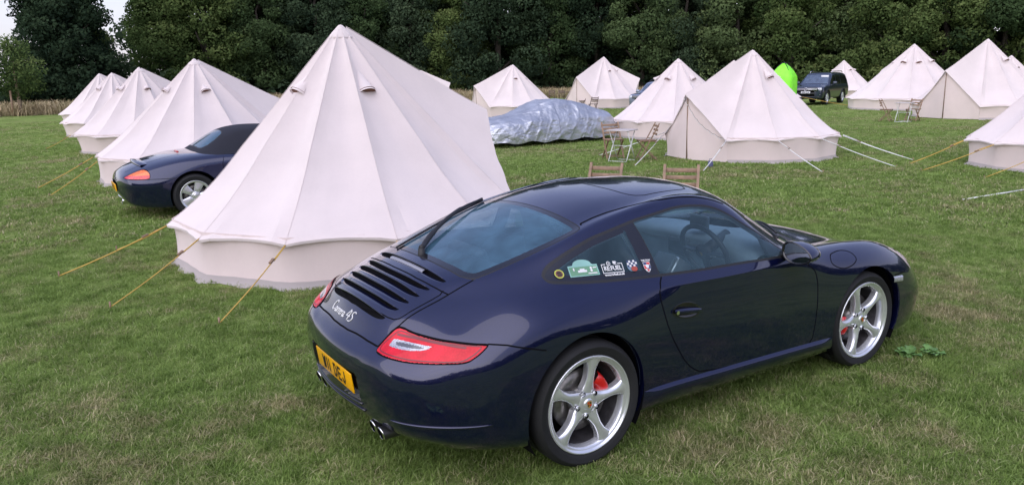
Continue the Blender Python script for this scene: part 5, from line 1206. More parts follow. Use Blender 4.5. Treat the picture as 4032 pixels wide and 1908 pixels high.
# ---------------------------------------------------------------- upright parked vehicles in the distance
def boxy(name, label, loc, rz, sc, paint, badge, plate, cat):
    t = thing(name, label, cat, loc, rz); sx, sy, sz = sc
    lowr = []
    for x, zt, zs, w, zb in ((-1.27,1.0,.9,.60,.55),(-1.24,1.08,.98,.86,.45),(-1.1,1.12,1.03,.94,.40),(-.3,1.14,1.04,.955,.38),(.6,1.15,1.05,.955,.36),(1.6,1.15,1.05,.955,.36),(2.3,1.15,1.05,.955,.36),(2.7,1.14,1.02,.955,.36),(3.2,1.10,.99,.955,.36),(3.7,1.06,.95,.93,.36),(3.92,1.01,.90,.86,.36),(3.99,.92,.82,.74,.38),(4.01,.80,.74,.50,.46)):
        lowr.append([(x,0,zb),(x,w*.8,zb),(x,w*.96,zb+.06),(x,w,zb+.26),(x,w,zs-.12),(x,w*.97,zs),(x,w*.88,zt-.015),(x,w*.5,zt+.005),(x,0,zt+.01)])
    lowr = [[(x*sx, y*sy, z*sz) for x, y, z in r] for r in lowr]
    cm, S = cut_car(lowr, 4, 5); fa = [lambda P, c=c: np.hypot(P[:, 0]-c*sx, P[:, 2]-.40*sz)-.445*sz for c in (0, 3.1)]
    for f in fa: cm.cut(f, lambda q: q[1] > .5*sy and q[2] < .9*sz)
    cc_ = cm.cents(); la = np.array(['body']*len(cc_), object)
    for f in fa: la[(f(cc_) < 0) & (cc_[:, 1] > .5*sy) & (cc_[:, 2] < .9*sz)] = 'none'
    cbuild(cm, la, 'body', {'body'}, 2, paint, t)
    gr = []
    for x, w, zt in ((-1.22,.84,1.16),(-1.18,.82,1.45),(-1.05,.78,1.70),(-.75,.74,1.795),(.2,.74,1.82),(1.2,.74,1.815),(1.65,.74,1.775),(1.8,.74,1.70),(2.15,.78,1.44),(2.48,.82,1.18),(2.55,.82,1.12)):
        k = (zt-1.1)/.72
        gr.append([(x-.05*(1 if x < 0 else -2)*0,.88,1.08),(x,.88-.03*k,1.08+.15*k),(x,.86-.08*k,1.08+.42*k),(x,.85-.13*k,1.08+.60*k),(x,w-.12*k,1.08+.69*k),(x,.45,zt-.005),(x,0,zt)])
    gr = [[(x*sx, y*sy, z*sz) for x, y, z in r] for r in gr]
    cm, S = cut_car(gr, 6, 6)
    SW = [[(1.25, 1.13), (1.25, 1.66), (1.70, 1.62), (2.33, 1.16), (2.3, 1.13)], [(.32, 1.13), (.32, 1.67), (1.17, 1.67), (1.17, 1.13)], [(-1.05, 1.15), (-.92, 1.62), (.22, 1.67), (.22, 1.14)]]
    sfn = [lambda P, w=w: sdpoly(XZ(P), [(a*sx, b*sz) for a, b in w]) for w in SW]
    wf = lambda P: sdpoly(XY(P), [(1.82*sx, -.62*sy), (1.82*sx, .62*sy), (2.46*sx, .74*sy), (2.46*sx, -.74*sy)])
    for f in sfn: cm.cut(f, lambda q: q[1] > .6*sy)
    cm.cut(wf, lambda q: q[0] > 1.6*sx and q[2] > 1.12*sz and q[1] < .78*sy)
    cc_ = cm.cents(); la = np.array(['cab']*len(cc_), object)
    for k, f in enumerate(sfn): la[(f(cc_) < 0) & (cc_[:, 1] > .6*sy)] = 'w%d' % k
    la[(wf(cc_) < 0) & (cc_[:, 0] > 1.6*sx) & (la == 'cab')] = 'screen'
    if np.mean([n[2] for n in cm.N[::9]]) < 0: cm.N = [tuple(-c for c in n) for n in cm.N]; cm.P = [p[::-1] for p in cm.P]
    cbuild(cm, la, 'cab', {'cab'}, 2, paint, t); cbuild(cm, la, 'windscreen', {'screen'}, 2, GLX, t)
    for s in (0, 1):
        for k in range(3): cbuild(cm, la, 'side_window', {'w%d' % k}, s, M['gloss'], t)
    V3 = lambda x, y, z: (x*sx, y*sy, z*sz)
    def bxp(nm, mat, items, parent=t):
        mb = MB()
        for c, s, r in items: mb.rbox(V3(*c), V3(*s), r)
        return mb.build(nm, mat, parent)
    gl = bxp('grille', M['gloss'], [((4.0, 0, .88), (.04, 1.30, .20), .02)])
    bxp('grille_bars', M['chrome'], [((4.025, 0, .925), (.02, 1.25, .028), .008), ((4.025, 0, .865), (.02, 1.25, .028), .008)], gl)
    for s in (1, -1):
        hl = bxp('headlight', simple('headlight_glass', (.55, .57, .60), .1, coat=1, var=.4, vscale=14), [((3.955, s*.72, .90), (.07, .30, .15), .03)])
        bxp('fog_light', M['chrome'], [((3.955, s*.64, .60), (.05, .32, .07), .02)])
        mr = MB(); mr.rbox(V3(2.15, s*1.05, 1.20), V3(.12, .24, .20), .05); mr.bar(V3(2.18, s*.85, 1.12), V3(2.16, s*.98, 1.14), .06, .05); mr.build('door_mirror', paint, t)
        mb = MB(); mb.bar(V3(.75, s*.967, .98), V3(.95, s*.967, .98), .02, .025); mb.bar(V3(1.75, s*.967, .98), V3(1.95, s*.967, .98), .02, .025); mb.build('door_handles', M['plastic'], t)
        rl = MB(); rl.tube([V3(x, s*.62, z) for x, z in ((-.75, 1.80), (-.6, 1.87), (1.2, 1.87), (1.4, 1.81))], .022, 6); rl.build('roof_rail', M['chrome'] if badge else M['plastic'], t)
        for x in (0, 3.1):
            al = MB(); G = [[V3(x, 0, 0)]*0 or (x*sx+.447*sz*math.cos(a), (yy)*sy*s, .40*sz+.447*sz*math.sin(a)) for a in [0] for yy in [0]]
            G = [[(x*sx+r*sz*math.cos(a), yy*sy*s, .40*sz+r*sz*math.sin(a)) for r, yy in ((.50, .957), (.475, .985), (.445, .98), (.445, .5), (.0, .5))] for a in np.linspace(rad(-15), rad(195), 26)]
            al.grid(G); al.build('arch_flare', M['plastic'], t)
    lb = bxp('lower_bumper', M['plastic'], [((3.97, 0, .66), (.06, 1.1, .12), .03), ((3.96, 0, .46), (.08, 1.5, .10), .03)])
    pl_ = MB(); pl_.rbox(V3(4.045, 0, .72), (.014, .52, .111), .006); glyphs(plate, .08, .045, .010, .013, lambda a, b: (4.045*sx+.009, a, .72*sz+b), pl_); pl_.build('number_plate', [M['plate_w'], M['black']], t)
    if badge:
        bd = MB(); c0 = Vector(V3(4.045, 0, .895)); q = lambda a, b: (c0.x+.006, a, c0.z+b)
        bd.tube([q(.088*math.cos(k), .088*math.sin(k)) for k in np.linspace(0, 2*PI, 33)[:-1]], .011, 6, closed=True)
        for st in ([(-.035, .065), (0, .008), (.035, .065)], [(-.068, .04), (-.034, -.062), (0, -.005), (.034, -.062), (.068, .04)]):
            for a_, b_ in zip(st[:-1], st[1:]): bd.bar(q(*a_), q(*b_), .016, .016, up=(1, 0, 0))
        bd.build('badge', M['chrome'], gl)
        bxp('windscreen_card', M['plate_w'], [((1.98, .42, 1.60), (.02, .42, .10), .004)])
    for (x, y, r_) in ((0, -.93, True), (0, .93, False), (3.1, -.93, True), (3.1, .93, False)):
        make_wheel(t, V3(x, y, 0)[:2]+(.385*sz,), r_, .385*sz, .26*sy, .262*sz, 25, 'bold', caliper=None, hubcol='none')
    return t
GLX = glass_mat('blue_windscreen', tint=(.2, .25, .3), film=(.12, .17, .24), filmw=.45, extra=.12)
boxy('pickup_truck', 'dark slate pickup with chrome grille bars and white front plate', (39.7, 26.45, 0), rad(199.8), (1, 1, 1), M['paint3'], True, 'OE18 EJA', 'pickup')
boxy('parked_hatchback', 'pale silver blue hatchback mostly hidden behind a tent, nose to the left', (28.5, 28.45, 0), rad(203), (.80, .94, .84), M['paint4'], False, 'EA1 VOE', 'car')
# ---------------------------------------------------------------- ground
def ground_mat():
    m, nt, out = nmat('field_turf'); b = N(nt, 'ShaderNodeBsdfDiffuse'); L(nt, b.outputs[0], out.inputs[0])
    geo = N(nt, 'ShaderNodeNewGeometry'); pos = geo.outputs['Position']
    a = noise(nt, pos, .35, 5, .6, .5); c = noise(nt, pos, 2.2, 5, .65, .3); e = noise(nt, pos, 22, 5, .7); g = noise(nt, pos, 110, 3, .7)
    base = ramp(nt, e, [(.25, (.092, .145, .037)), (.5, (.230, .300, .09)), (.75, (.29, .375, .135))])
    dry = ramp(nt, g, [(.3, (.14, .125, .055)), (.7, (.34, .30, .165))])
    mx = N(nt, 'ShaderNodeMath', operation='ADD'); L(nt, a, mx.inputs[0]); L(nt, c, mx.inputs[1])
    mr = N(nt, 'ShaderNodeMapRange'); L(nt, mx.outputs[0], mr.inputs[0]); mr.inputs[1].default_value = .98; mr.inputs[2].default_value = 1.35; mr.inputs[3].default_value = .0; mr.inputs[4].default_value = .75
    m1 = N(nt, 'ShaderNodeMix', data_type='RGBA'); L(nt, mr.outputs[0], m1.inputs[0]); L(nt, base, m1.inputs[6]); L(nt, dry, m1.inputs[7])
    lush = noise(nt, pos, .55, 3, .5); lr = N(nt, 'ShaderNodeMapRange'); L(nt, lush, lr.inputs[0]); lr.inputs[1].default_value = .5; lr.inputs[2].default_value = .72; lr.inputs[4].default_value = .6
    m2 = N(nt, 'ShaderNodeMix', data_type='RGBA'); L(nt, lr.outputs[0], m2.inputs[0]); L(nt, m1.outputs[2], m2.inputs[6]); L(nt, ramp(nt, e, [(.3, (.045, .095, .018)), (.7, (.10, .18, .038))]), m2.inputs[7])
    mv = N(nt, 'ShaderNodeMix', data_type='RGBA', blend_type='MULTIPLY'); mv.inputs[0].default_value = 1; L(nt, m2.outputs[2], mv.inputs[6]); L(nt, ramp(nt, noise(nt, pos, 4.2, 5, .7, .6), [(.33, (.60, .66, .55)), (.66, (1.25, 1.2, 1.25))]), mv.inputs[7]); L(nt, mv.outputs[2], b.inputs[0])
    bp = N(nt, 'ShaderNodeBump'); bp.inputs['Strength'].default_value = .9; bp.inputs['Distance'].default_value = .04
    L(nt, noise(nt, pos, 34, 5, .75), bp.inputs['Height']); L(nt, bp.outputs[0], b.inputs['Normal'])
    return m
gm = MB(); rs = [0, 2, 4, 7, 10, 15, 22, 32, 46, 60, 75, 95, 130, 200, 400, 900]; G = []
for r in rs:
    row = []
    for k in range(73):
        a = 2*PI*k/72; x, y = r*math.cos(a), r*math.sin(a); z = 0 if r < 60 else .6*(math.sin(x*.05)+math.cos(y*.043))*min(1, (r-60)/60)
        row.append((x, y, z))
    G.append(row)
gm.grid(np.array(G)[::-1]); go = gm.build('ground', ground_mat(), fix=True); tag(go, 'mown grass field with worn dry patches', None, kind='structure')
if go.data.polygons[0].normal.z < 0: go.data.flip_normals()

# ---------------------------------------------------------------- grass blades (one object; tufts spread by geometry nodes)
def blade_mat(name, straw):
    m, nt, out = nmat(name); d = N(nt, 'ShaderNodeBsdfDiffuse'); t = N(nt, 'ShaderNodeBsdfTranslucent'); ms = N(nt, 'ShaderNodeMixShader'); ms.inputs[0].default_value = .42
    geo = N(nt, 'ShaderNodeNewGeometry'); pos = geo.outputs['Position']; at = N(nt, 'ShaderNodeAttribute'); at.attribute_name = 'tone'
    a = noise(nt, pos, .35, 5, .6, .5); c = noise(nt, pos, 2.2, 5, .65, .3)
    mx = N(nt, 'ShaderNodeMath', operation='ADD'); L(nt, a, mx.inputs[0]); L(nt, c, mx.inputs[1])
    m3 = N(nt, 'ShaderNodeMath', operation='MULTIPLY_ADD'); L(nt, at.outputs['Fac'], m3.inputs[0]); m3.inputs[1].default_value = .34; L(nt, mx.outputs[0], m3.inputs[2])
    mr = N(nt, 'ShaderNodeMapRange'); L(nt, m3.outputs[0], mr.inputs[0]); mr.inputs[1].default_value = 1.165; mr.inputs[2].default_value = 1.42; mr.inputs[3].default_value = 0; mr.inputs[4].default_value = 1
    gcol = ramp(nt, at.outputs['Fac'], [(0, (.120, .195, .045)), (.45, (.255, .355, .098)), (.85, (.30, .42, .135)), (1, (.38, .47, .19))])
    dcol = ramp(nt, at.outputs['Fac'], [(0, (.24, .22, .10)), (.6, (.42, .38, .21)), (1, (.58, .52, .33))])
    m1 = N(nt, 'ShaderNodeMix', data_type='RGBA'); L(nt, mr.outputs[0], m1.inputs[0]); L(nt, gcol, m1.inputs[6]); L(nt, dcol, m1.inputs[7])
    mv = N(nt, 'ShaderNodeMix', data_type='RGBA', blend_type='MULTIPLY'); mv.inputs[0].default_value = 1; L(nt, m1.outputs[2], mv.inputs[6]); L(nt, ramp(nt, noise(nt, pos, 4.2, 5, .7, .6), [(.33, (.60, .66, .55)), (.66, (1.25, 1.2, 1.25))]), mv.inputs[7]); L(nt, mv.outputs[2], d.inputs[0]); L(nt, mv.outputs[2], t.inputs[0]); L(nt, d.outputs[0], ms.inputs[1]); L(nt, t.outputs[0], ms.inputs[2]); L(nt, ms.outputs[0], out.inputs[0]); return m
BLADE = blade_mat('grass_blades', 0)
def tuft(name, n, rad_, h0, h1, w0, seed, lean=.8):
    r_ = np.random.default_rng(seed); V = []; F = []; T = []
    for k in range(n):
        a = r_.uniform(0, 2*PI); d = rad_*math.sqrt(r_.uniform()); x, y = d*math.cos(a), d*math.sin(a); h = r_.uniform(h0, h1); w = w0*r_.uniform(.6, 1.3); b = r_.uniform(0, 2*PI); le = h*r_.uniform(.15, lean)*1.3
        dx, dy = math.cos(b), math.sin(b); px, py = -dy*w/2, dx*w/2; tone = min(1, max(0, r_.normal(.45, .24))); o = len(V); 
        if r_.uniform() < .12: le = h*2.2; h *= .35; tone = min(1, tone+.3)
        for u, kw in ((0, 1), (.4, .9), (.75, .6), (1, .08)):
            l_ = le*u*u; z = h*u*(1-.25*u*u)
            V += [(x+dx*l_-px*kw, y+dy*l_-py*kw, z), (x+dx*l_+px*kw, y+dy*l_+py*kw, z)]
        F += [(o, o+1, o+3, o+2), (o+2, o+3, o+5, o+4), (o+4, o+5, o+7, o+6)]; T += [tone]*8
    me = bpy.data.meshes.new(name); me.from_pydata(V, [], F); me.materials.append(BLADE); me.update()
    at = me.attributes.new('tone', 'FLOAT', 'POINT'); at.data.foreach_set('value', T)
    return bpy.data.objects.new(name, me)
tc_ = bpy.data.collections.new('grass_tufts')
for k in range(6): tc_.objects.link(tuft('grass_tuft', 40, .085, .010, .042, .0044, 100+k, 1.1))
def scatter(name, faces_xy, dens, coll, smin, smax, seed, label, keep=None):
    """faces_xy: list of quads (world xy) with their own density, scattered with instanced tufts"""
    V = []; F = []; D = []
    for q, d in faces_xy:
        o = len(V); V += [(x, y, .0) for x, y in q]; F.append((o, o+1, o+2, o+3)); D += [d]*4
    me = bpy.data.meshes.new(name); me.from_pydata(V, [], F); me.update(); at = me.attributes.new('dens', 'FLOAT', 'POINT'); at.data.foreach_set('value', D)
    o = bpy.data.objects.new(name, me); COL.objects.link(o)
    ng = bpy.data.node_groups.new(name, 'GeometryNodeTree'); ng.interface.new_socket('Geometry', in_out='INPUT', socket_type='NodeSocketGeometry'); ng.interface.new_socket('Geometry', in_out='OUTPUT', socket_type='NodeSocketGeometry')
    gi = ng.nodes.new('NodeGroupInput'); goo = ng.nodes.new('NodeGroupOutput'); dp = ng.nodes.new('GeometryNodeDistributePointsOnFaces'); dp.inputs['Seed'].default_value = seed
    na = ng.nodes.new('GeometryNodeInputNamedAttribute'); na.data_type = 'FLOAT'; na.inputs[0].default_value = 'dens'
    ng.links.new(gi.outputs[0], dp.inputs['Mesh']); ng.links.new(na.outputs[0], dp.inputs['Density'])
    ci = ng.nodes.new('GeometryNodeCollectionInfo'); ci.inputs[0].default_value = coll; ci.inputs['Separate Children'].default_value = True; ci.inputs['Reset Children'].default_value = True
    ip = ng.nodes.new('GeometryNodeInstanceOnPoints'); ip.inputs['Pick Instance'].default_value = True
    rv = ng.nodes.new('FunctionNodeRandomValue'); rv.data_type = 'FLOAT_VECTOR'; rv.inputs[0].default_value = (-.12, -.12, 0); rv.inputs[1].default_value = (.12, .12, 6.28); rv.inputs['Seed'].default_value = seed+1
    rsn = ng.nodes.new('FunctionNodeRandomValue'); rsn.data_type = 'FLOAT'; rsn.inputs[2].default_value = smin; rsn.inputs[3].default_value = smax; rsn.inputs['Seed'].default_value = seed+2
    ng.links.new(dp.outputs['Points'], ip.inputs['Points']); ng.links.new(ci.outputs[0], ip.inputs['Instance']); ng.links.new(rv.outputs[0], ip.inputs['Rotation']); ng.links.new(rsn.outputs[1], ip.inputs['Scale'])
    ng.links.new(ip.outputs[0], goo.inputs[0]); md = o.modifiers.new('scatter', 'NODES'); md.node_group = ng
    return tag(o, label, None, kind='stuff')
# ring sectors fanning out from the viewer's standing point
CP = (-2.27, -3.78); FA = 57.67
def fan(d0, d1, dens, half=37, n=10):
    out = []
    for k in range(n):
        a0 = rad(FA-half+2*half*k/n); a1 = rad(FA-half+2*half*(k+1)/n); P = lambda d, a: (CP[0]+d*math.cos(a), CP[1]+d*math.sin(a)); out.append(([P(d0, a0), P(d1, a0), P(d1, a1), P(d0, a1)], dens))
    return out
scatter('grass', fan(2.6, 5, 430)+fan(5, 7.5, 330)+fan(7.5, 11, 190), 0, tc_, .75, 1.25, 3, 'short mown grass with straw-coloured dry blades')
tc2 = bpy.data.collections.new('grass_clumps')
for k in range(4): tc2.objects.link(tuft('grass_clump', 44, .16, .012, .05, .010, 200+k, 1.1))
scatter('grass', fan(11, 18, 60)+fan(18, 30, 24)+fan(30, 48, 8), 0, tc2, .9, 1.5, 5, 'mown grass of the middle distance between the tents')

# ---------------------------------------------------------------- tall dry grass along the wood
TALL = blade_mat('dry_tall_grass', 1)
tall_m, nt, out = nmat('dry_meadow_grass'); d = N(nt, 'ShaderNodeBsdfDiffuse'); L(nt, d.outputs[0], out.inputs[0]); at = N(nt, 'ShaderNodeAttribute'); at.attribute_name = 'tone'
geo = N(nt, 'ShaderNodeNewGeometry'); c1 = ramp(nt, at.outputs['Fac'], [(0, (.20, .16, .085)), (.5, (.40, .32, .19)), (1, (.58, .48, .31))]); c2 = ramp(nt, at.outputs['Fac'], [(0, (.03, .045, .015)), (1, (.16, .19, .07))])
mx = N(nt, 'ShaderNodeMix', data_type='RGBA'); L(nt, ramp(nt, noise(nt, geo.outputs['Position'], .25, 4), [(.52, (0, 0, 0)), (.70, (1, 1, 1))]), mx.inputs[0]); L(nt, c1, mx.inputs[6]); L(nt, c2, mx.inputs[7]); L(nt, mx.outputs[2], d.inputs[0])
def tall_tuft(k):
    o = tuft('tall_tuft', 60, .55, .35, 1.05, .035, 300+k, .45); o.data.materials.clear(); o.data.materials.append(tall_m); return o
tc3 = bpy.data.collections.new('tall_tufts')
for k in range(4): tc3.objects.link(tall_tuft(k))
def pol(d, az): return (CP[0]+d*math.cos(rad(az)), CP[1]+d*math.sin(rad(az)))
q = []
AZ0, AZ1 = 18, 95
for k in range(22):
    a0 = AZ0+(AZ1-AZ0)*k/22; a1 = AZ0+(AZ1-AZ0)*(k+1)/22; near = np.interp((a0+a1)/2, [18, 30, 40, 55, 70, 84, 95], [74, 74, 72, 68, 64, 60, 58])
    q.append(([pol(near, a0), pol(81, a0), pol(81, a1), pol(near, a1)], 2.6))
scatter('tall_grass', q, 0, tc3, .5, 1.15, 9, 'tall dry meadow grass along the edge of the wood')

# ---------------------------------------------------------------- trees
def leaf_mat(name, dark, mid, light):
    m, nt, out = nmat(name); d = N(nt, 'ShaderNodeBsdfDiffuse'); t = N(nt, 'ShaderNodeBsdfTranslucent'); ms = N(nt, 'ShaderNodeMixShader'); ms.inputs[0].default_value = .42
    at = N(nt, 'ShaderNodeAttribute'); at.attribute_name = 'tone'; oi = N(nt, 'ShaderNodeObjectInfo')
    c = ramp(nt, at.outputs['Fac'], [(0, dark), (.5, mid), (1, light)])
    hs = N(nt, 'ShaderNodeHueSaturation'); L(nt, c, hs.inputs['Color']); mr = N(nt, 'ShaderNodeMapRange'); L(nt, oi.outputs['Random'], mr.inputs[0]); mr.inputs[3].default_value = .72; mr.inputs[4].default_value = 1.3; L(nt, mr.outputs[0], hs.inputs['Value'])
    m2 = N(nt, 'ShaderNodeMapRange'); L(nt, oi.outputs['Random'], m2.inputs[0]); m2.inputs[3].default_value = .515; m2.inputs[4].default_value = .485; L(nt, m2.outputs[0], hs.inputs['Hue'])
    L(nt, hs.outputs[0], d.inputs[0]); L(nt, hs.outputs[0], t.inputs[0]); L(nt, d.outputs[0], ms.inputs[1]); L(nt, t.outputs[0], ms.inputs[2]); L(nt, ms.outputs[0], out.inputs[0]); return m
LEAF = leaf_mat('broadleaf_foliage', (.034, .058, .026), (.092, .140, .058), (.155, .210, .088))
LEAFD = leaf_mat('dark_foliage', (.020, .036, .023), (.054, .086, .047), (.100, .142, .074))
LEAFM = leaf_mat('mid_foliage', (.036, .062, .022), (.120, .172, .058), (.225, .270, .098))
LEAFL = leaf_mat('light_foliage', (.05, .075, .022), (.13, .175, .05), (.24, .28, .09))
BARK = simple('grey_brown_bark', (.055, .045, .038), .9, var=.4, vscale=5, bump=.6, bscale=12)
def crown_mesh(name, blobs, per, size, seed, mat, fill=.55):
    """leaf-sized faces spread through overlapping clumps; tone per leaf paints clump tops as lit and varies the rest at random"""
    r_ = np.random.default_rng(seed); V = []; T = []
    for (cx, cy, cz, rx, rz) in blobs:
        n = int(per*(rx/1.2)**2); d = r_.normal(size=(n, 3)); d /= np.linalg.norm(d, axis=1, keepdims=True)
        rad_ = r_.uniform(fill, 1.06, n)**.6; P = np.stack([cx+d[:, 0]*rx*rad_, cy+d[:, 1]*rx*rad_, cz+d[:, 2]*rz*rad_], 1)
        nn_ = d*.7+r_.normal(size=(n, 3))*.55; nn_ /= np.linalg.norm(nn_, axis=1, keepdims=True)
        a = np.cross(nn_, r_.normal(size=(n, 3))); a /= np.linalg.norm(a, axis=1, keepdims=True); b_ = np.cross(nn_, a); s = size*r_.uniform(.6, 1.4, (n, 1))
        q = np.stack([P-a*s, P-b_*s*.55, P+a*s, P+b_*s*.55], 1); V.append(q.reshape(-1, 3))
        tn = np.clip(.40+.26*d[:, 2]+r_.normal(0, .13)+r_.normal(0, .09, n), 0, 1); T.append(np.repeat(tn, 4))  # clump tops painted lighter as if lit from above, plus random tone
    V = np.concatenate(V); T = np.concatenate(T); n = len(V)//4
    me = bpy.data.meshes.new(name); me.vertices.add(len(V)); me.vertices.foreach_set('co', V.ravel()); me.loops.add(n*4); me.loops.foreach_set('vertex_index', np.arange(n*4)); me.polygons.add(n); me.polygons.foreach_set('loop_start', np.arange(n)*4); me.polygons.foreach_set('loop_total', np.full(n, 4)); me.update(); me.validate()
    me.materials.append(mat); at = me.attributes.new('tone', 'FLOAT', 'POINT'); at.data.foreach_set('value', T); return me
def tree_blobs(H, R, base, n, seed, top=.35):
    r_ = np.random.default_rng(seed); out = []
    for k in range(n):
        u = r_.uniform()**.85; z = base+(H-base)*u; prof = math.sin(PI*min(1, (.18+u*.82)))**.6*(1-.25*u) if u < .98 else .2
        a = r_.uniform(0, 2*PI); d = R*prof*r_.uniform(.35, 1)**.6; b = r_.uniform(.75, 1.6)*R/4.0; out.append((d*math.cos(a), d*math.sin(a), z, b, b*r_.uniform(.6, .9)))
    return out
def trunk_mb(H, r0, seed, limbs=6, base=2):
    r_ = random.Random(seed); mb = MB(); pts = [(r_.uniform(-.1, .1)*k, r_.uniform(-.1, .1)*k, H*.8*k/6) for k in range(7)]; mb.tube(pts, [r0*(1.25 if k == 0 else 1)*(1-.13*k) for k in range(7)], 9)
    for k in range(limbs):
        z = base+(H*.75-base)*k/limbs; a = r_.uniform(0, 6.28); l = H*.22; p = (0, 0, z); mb.tube([p, (math.cos(a)*l*.5, math.sin(a)*l*.5, z+l*.45), (math.cos(a)*l, math.sin(a)*l, z+l*.75)], [r0*.45, r0*.3, r0*.1], 6)
    return mb
KINDS = []
for k in range(6):
    H = [14, 16, 13, 17, 15, 12][k]; R = [4.3, 4.6, 4.0, 4.8, 4.2, 4.4][k]
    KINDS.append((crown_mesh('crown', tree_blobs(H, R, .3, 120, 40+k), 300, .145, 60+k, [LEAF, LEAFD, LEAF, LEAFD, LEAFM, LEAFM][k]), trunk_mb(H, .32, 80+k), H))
TRK = []
for cm_, tb_, H in KINDS:
    o = tb_.build('trunk', BARK); TRK.append(o.data); bpy.data.objects.remove(o)
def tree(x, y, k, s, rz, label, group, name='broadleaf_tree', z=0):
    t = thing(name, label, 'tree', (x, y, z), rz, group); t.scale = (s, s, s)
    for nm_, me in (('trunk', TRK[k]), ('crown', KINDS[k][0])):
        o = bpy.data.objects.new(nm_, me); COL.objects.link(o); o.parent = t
    return t
gW = 'broadleaf trees forming the wood behind the field'
labW = ['dark broadleaf tree in the dense wood behind the tents', 'broadleaf tree of the dark wood edge with low hanging branches']
r_ = random.Random(5); az = 78.4; i = 0
lab1 = 'broadleaf tree in the front row of the dense wood, leafy to the ground'
tree(*pol(80, 84.7), 4, .42, 1.0, 'low rounded tree at the left end of the wood, beside open sky', None); tree(*pol(84, 80.9), 5, .90, 2.0, 'light green tree rising at the left end of the wood', None)
while az > 12:
    d = 83+r_.uniform(-1.5, 1.5); ks = [4, 0, 5] if (az > 76 or az < 41) else ([0, 2, 4] if r_.random() < .3 else [1, 0, 3, 2])
    tree(*pol(d, az), ks[i % len(ks)], r_.uniform(.92, 1.12), r_.uniform(0, 6.28), lab1, gW); az -= r_.uniform(3.0, 3.7); i += 1
az = 77.6
while az > 10:
    d = 91+r_.uniform(-1.5, 1.5); tree(*pol(d, az), [3, 1, 0, 1][i % 4], r_.uniform(1.05, 1.25), r_.uniform(0, 6.28), 'taller dark tree in the second row of the dense wood', gW); az -= r_.uniform(3.6, 4.4); i += 1
# tall dark tree at the left, sky round its crown
tl = thing('tall_tree', 'tall dark tree standing alone at far left against the sky', 'tree', (*pol(77, 86.7), 0), 0)
blb = []
for k in range(270):
    u = r_.random()**1.15; z = .6+13.5*u; R_ = np.interp(u, [0, .2, .45, .62, 1], [5.4, 5.2, 3.3, 2.5, .6]); a = r_.uniform(0, 6.28); d = R_*r_.random()**.5; b_ = r_.uniform(.8, 1.5); blb.append((d*math.cos(a), d*math.sin(a), z, b_, b_*.75))
o = bpy.data.objects.new('crown', crown_mesh('crown', blb, 260, .15, 142, LEAFD, .4)); COL.objects.link(o); o.parent = tl
trunk_mb(13, .35, 143).build('trunk', BARK, tl)
# young tree with its stake
yt = thing('young_tree', 'young light green tree at the left edge, tied to a wooden stake', 'tree', (-1.75, 55.5, 0), 0)
o = bpy.data.objects.new('crown', crown_mesh('crown', [(.1, 0, 2.3, 1.4, .9), (-.7, .2, 2.9, 1.2, .9), (.7, -.2, 3.0, 1.15, .9), (0, 0, 3.8, 1.1, .9), (-.3, 0, 4.5, .7, .6), (.9, 0, 1.9, .8, .6), (-.9, 0, 1.9, .9, .6), (.3, .1, 4.2, .8, .7), (0, .3, 1.5, .9, .6)], 620, .085, 151, LEAFM, .2)); COL.objects.link(o); o.parent = yt
mb = MB(); mb.tube([(0, 0, 0), (.03, 0, .8), (-.02, 0, 1.6), (0, 0, 3.4)], [.15, .12, .10, .03], 8); mb.build('trunk', simple('pale_brown_bark', (.22, .16, .11), .9, var=.3, bump=.4, bscale=14), yt)
stk = MB(); stk.tube([(0, 0, -.1), (0, 0, 1.6)], .06, 8); o = stk.build('stake', M['wood']); o.location = (-2.15, 55.2, 0); tag(o, 'short wooden stake in front of the young tree at the left', 'stake')
# far hedge at the left behind the tall grass
hd = crown_mesh('hedge', [(x, r_.uniform(-1, 1), r_.uniform(.6, 2.4), 1.4, 1.0) for x in np.linspace(-16, 16, 46)], 150, .17, 171, LEAFD)
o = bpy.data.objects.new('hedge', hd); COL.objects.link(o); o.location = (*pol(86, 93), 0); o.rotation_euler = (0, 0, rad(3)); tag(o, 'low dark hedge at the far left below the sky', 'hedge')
# undergrowth under the wood's eaves
ub = []
for a in np.linspace(14, 84, 130):
    x, y = pol(81.5+r_.uniform(-1, 3), a); b = r_.uniform(.8, 1.5); ub.append((x, y, r_.uniform(.3, 2.4), b, b*.8))
for a in np.linspace(12, 83, 150):
    for q_ in range(3):
        x, y = pol(88+r_.uniform(-1, 2), a+r_.uniform(-.3, .3)); b = r_.uniform(1.1, 1.9); ub.append((x, y, 1.2+q_*2.4+r_.uniform(-.8, .8), b, b*.85))
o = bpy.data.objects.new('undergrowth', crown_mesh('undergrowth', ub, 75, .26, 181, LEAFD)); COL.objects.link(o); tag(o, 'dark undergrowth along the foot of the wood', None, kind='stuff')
# the wood goes on round the field behind the photographer; the car's flank mirrors it
ub = []
for a in np.linspace(170, 372, 120):
    for q_ in range(3):
        x, y = 2+52*math.cos(rad(a+r_.uniform(-1, 1))), -2+52*math.sin(rad(a+r_.uniform(-1, 1))); b = r_.uniform(1.6, 2.6); ub.append((x, y, 1.0+q_*2.7+r_.uniform(-.8, 1.2), b, b*.9))
o = bpy.data.objects.new('woodland', crown_mesh('woodland', ub, 60, .42, 191, LEAFD)); COL.objects.link(o); tag(o, 'trees closing the field on the other side', None, kind='stuff')
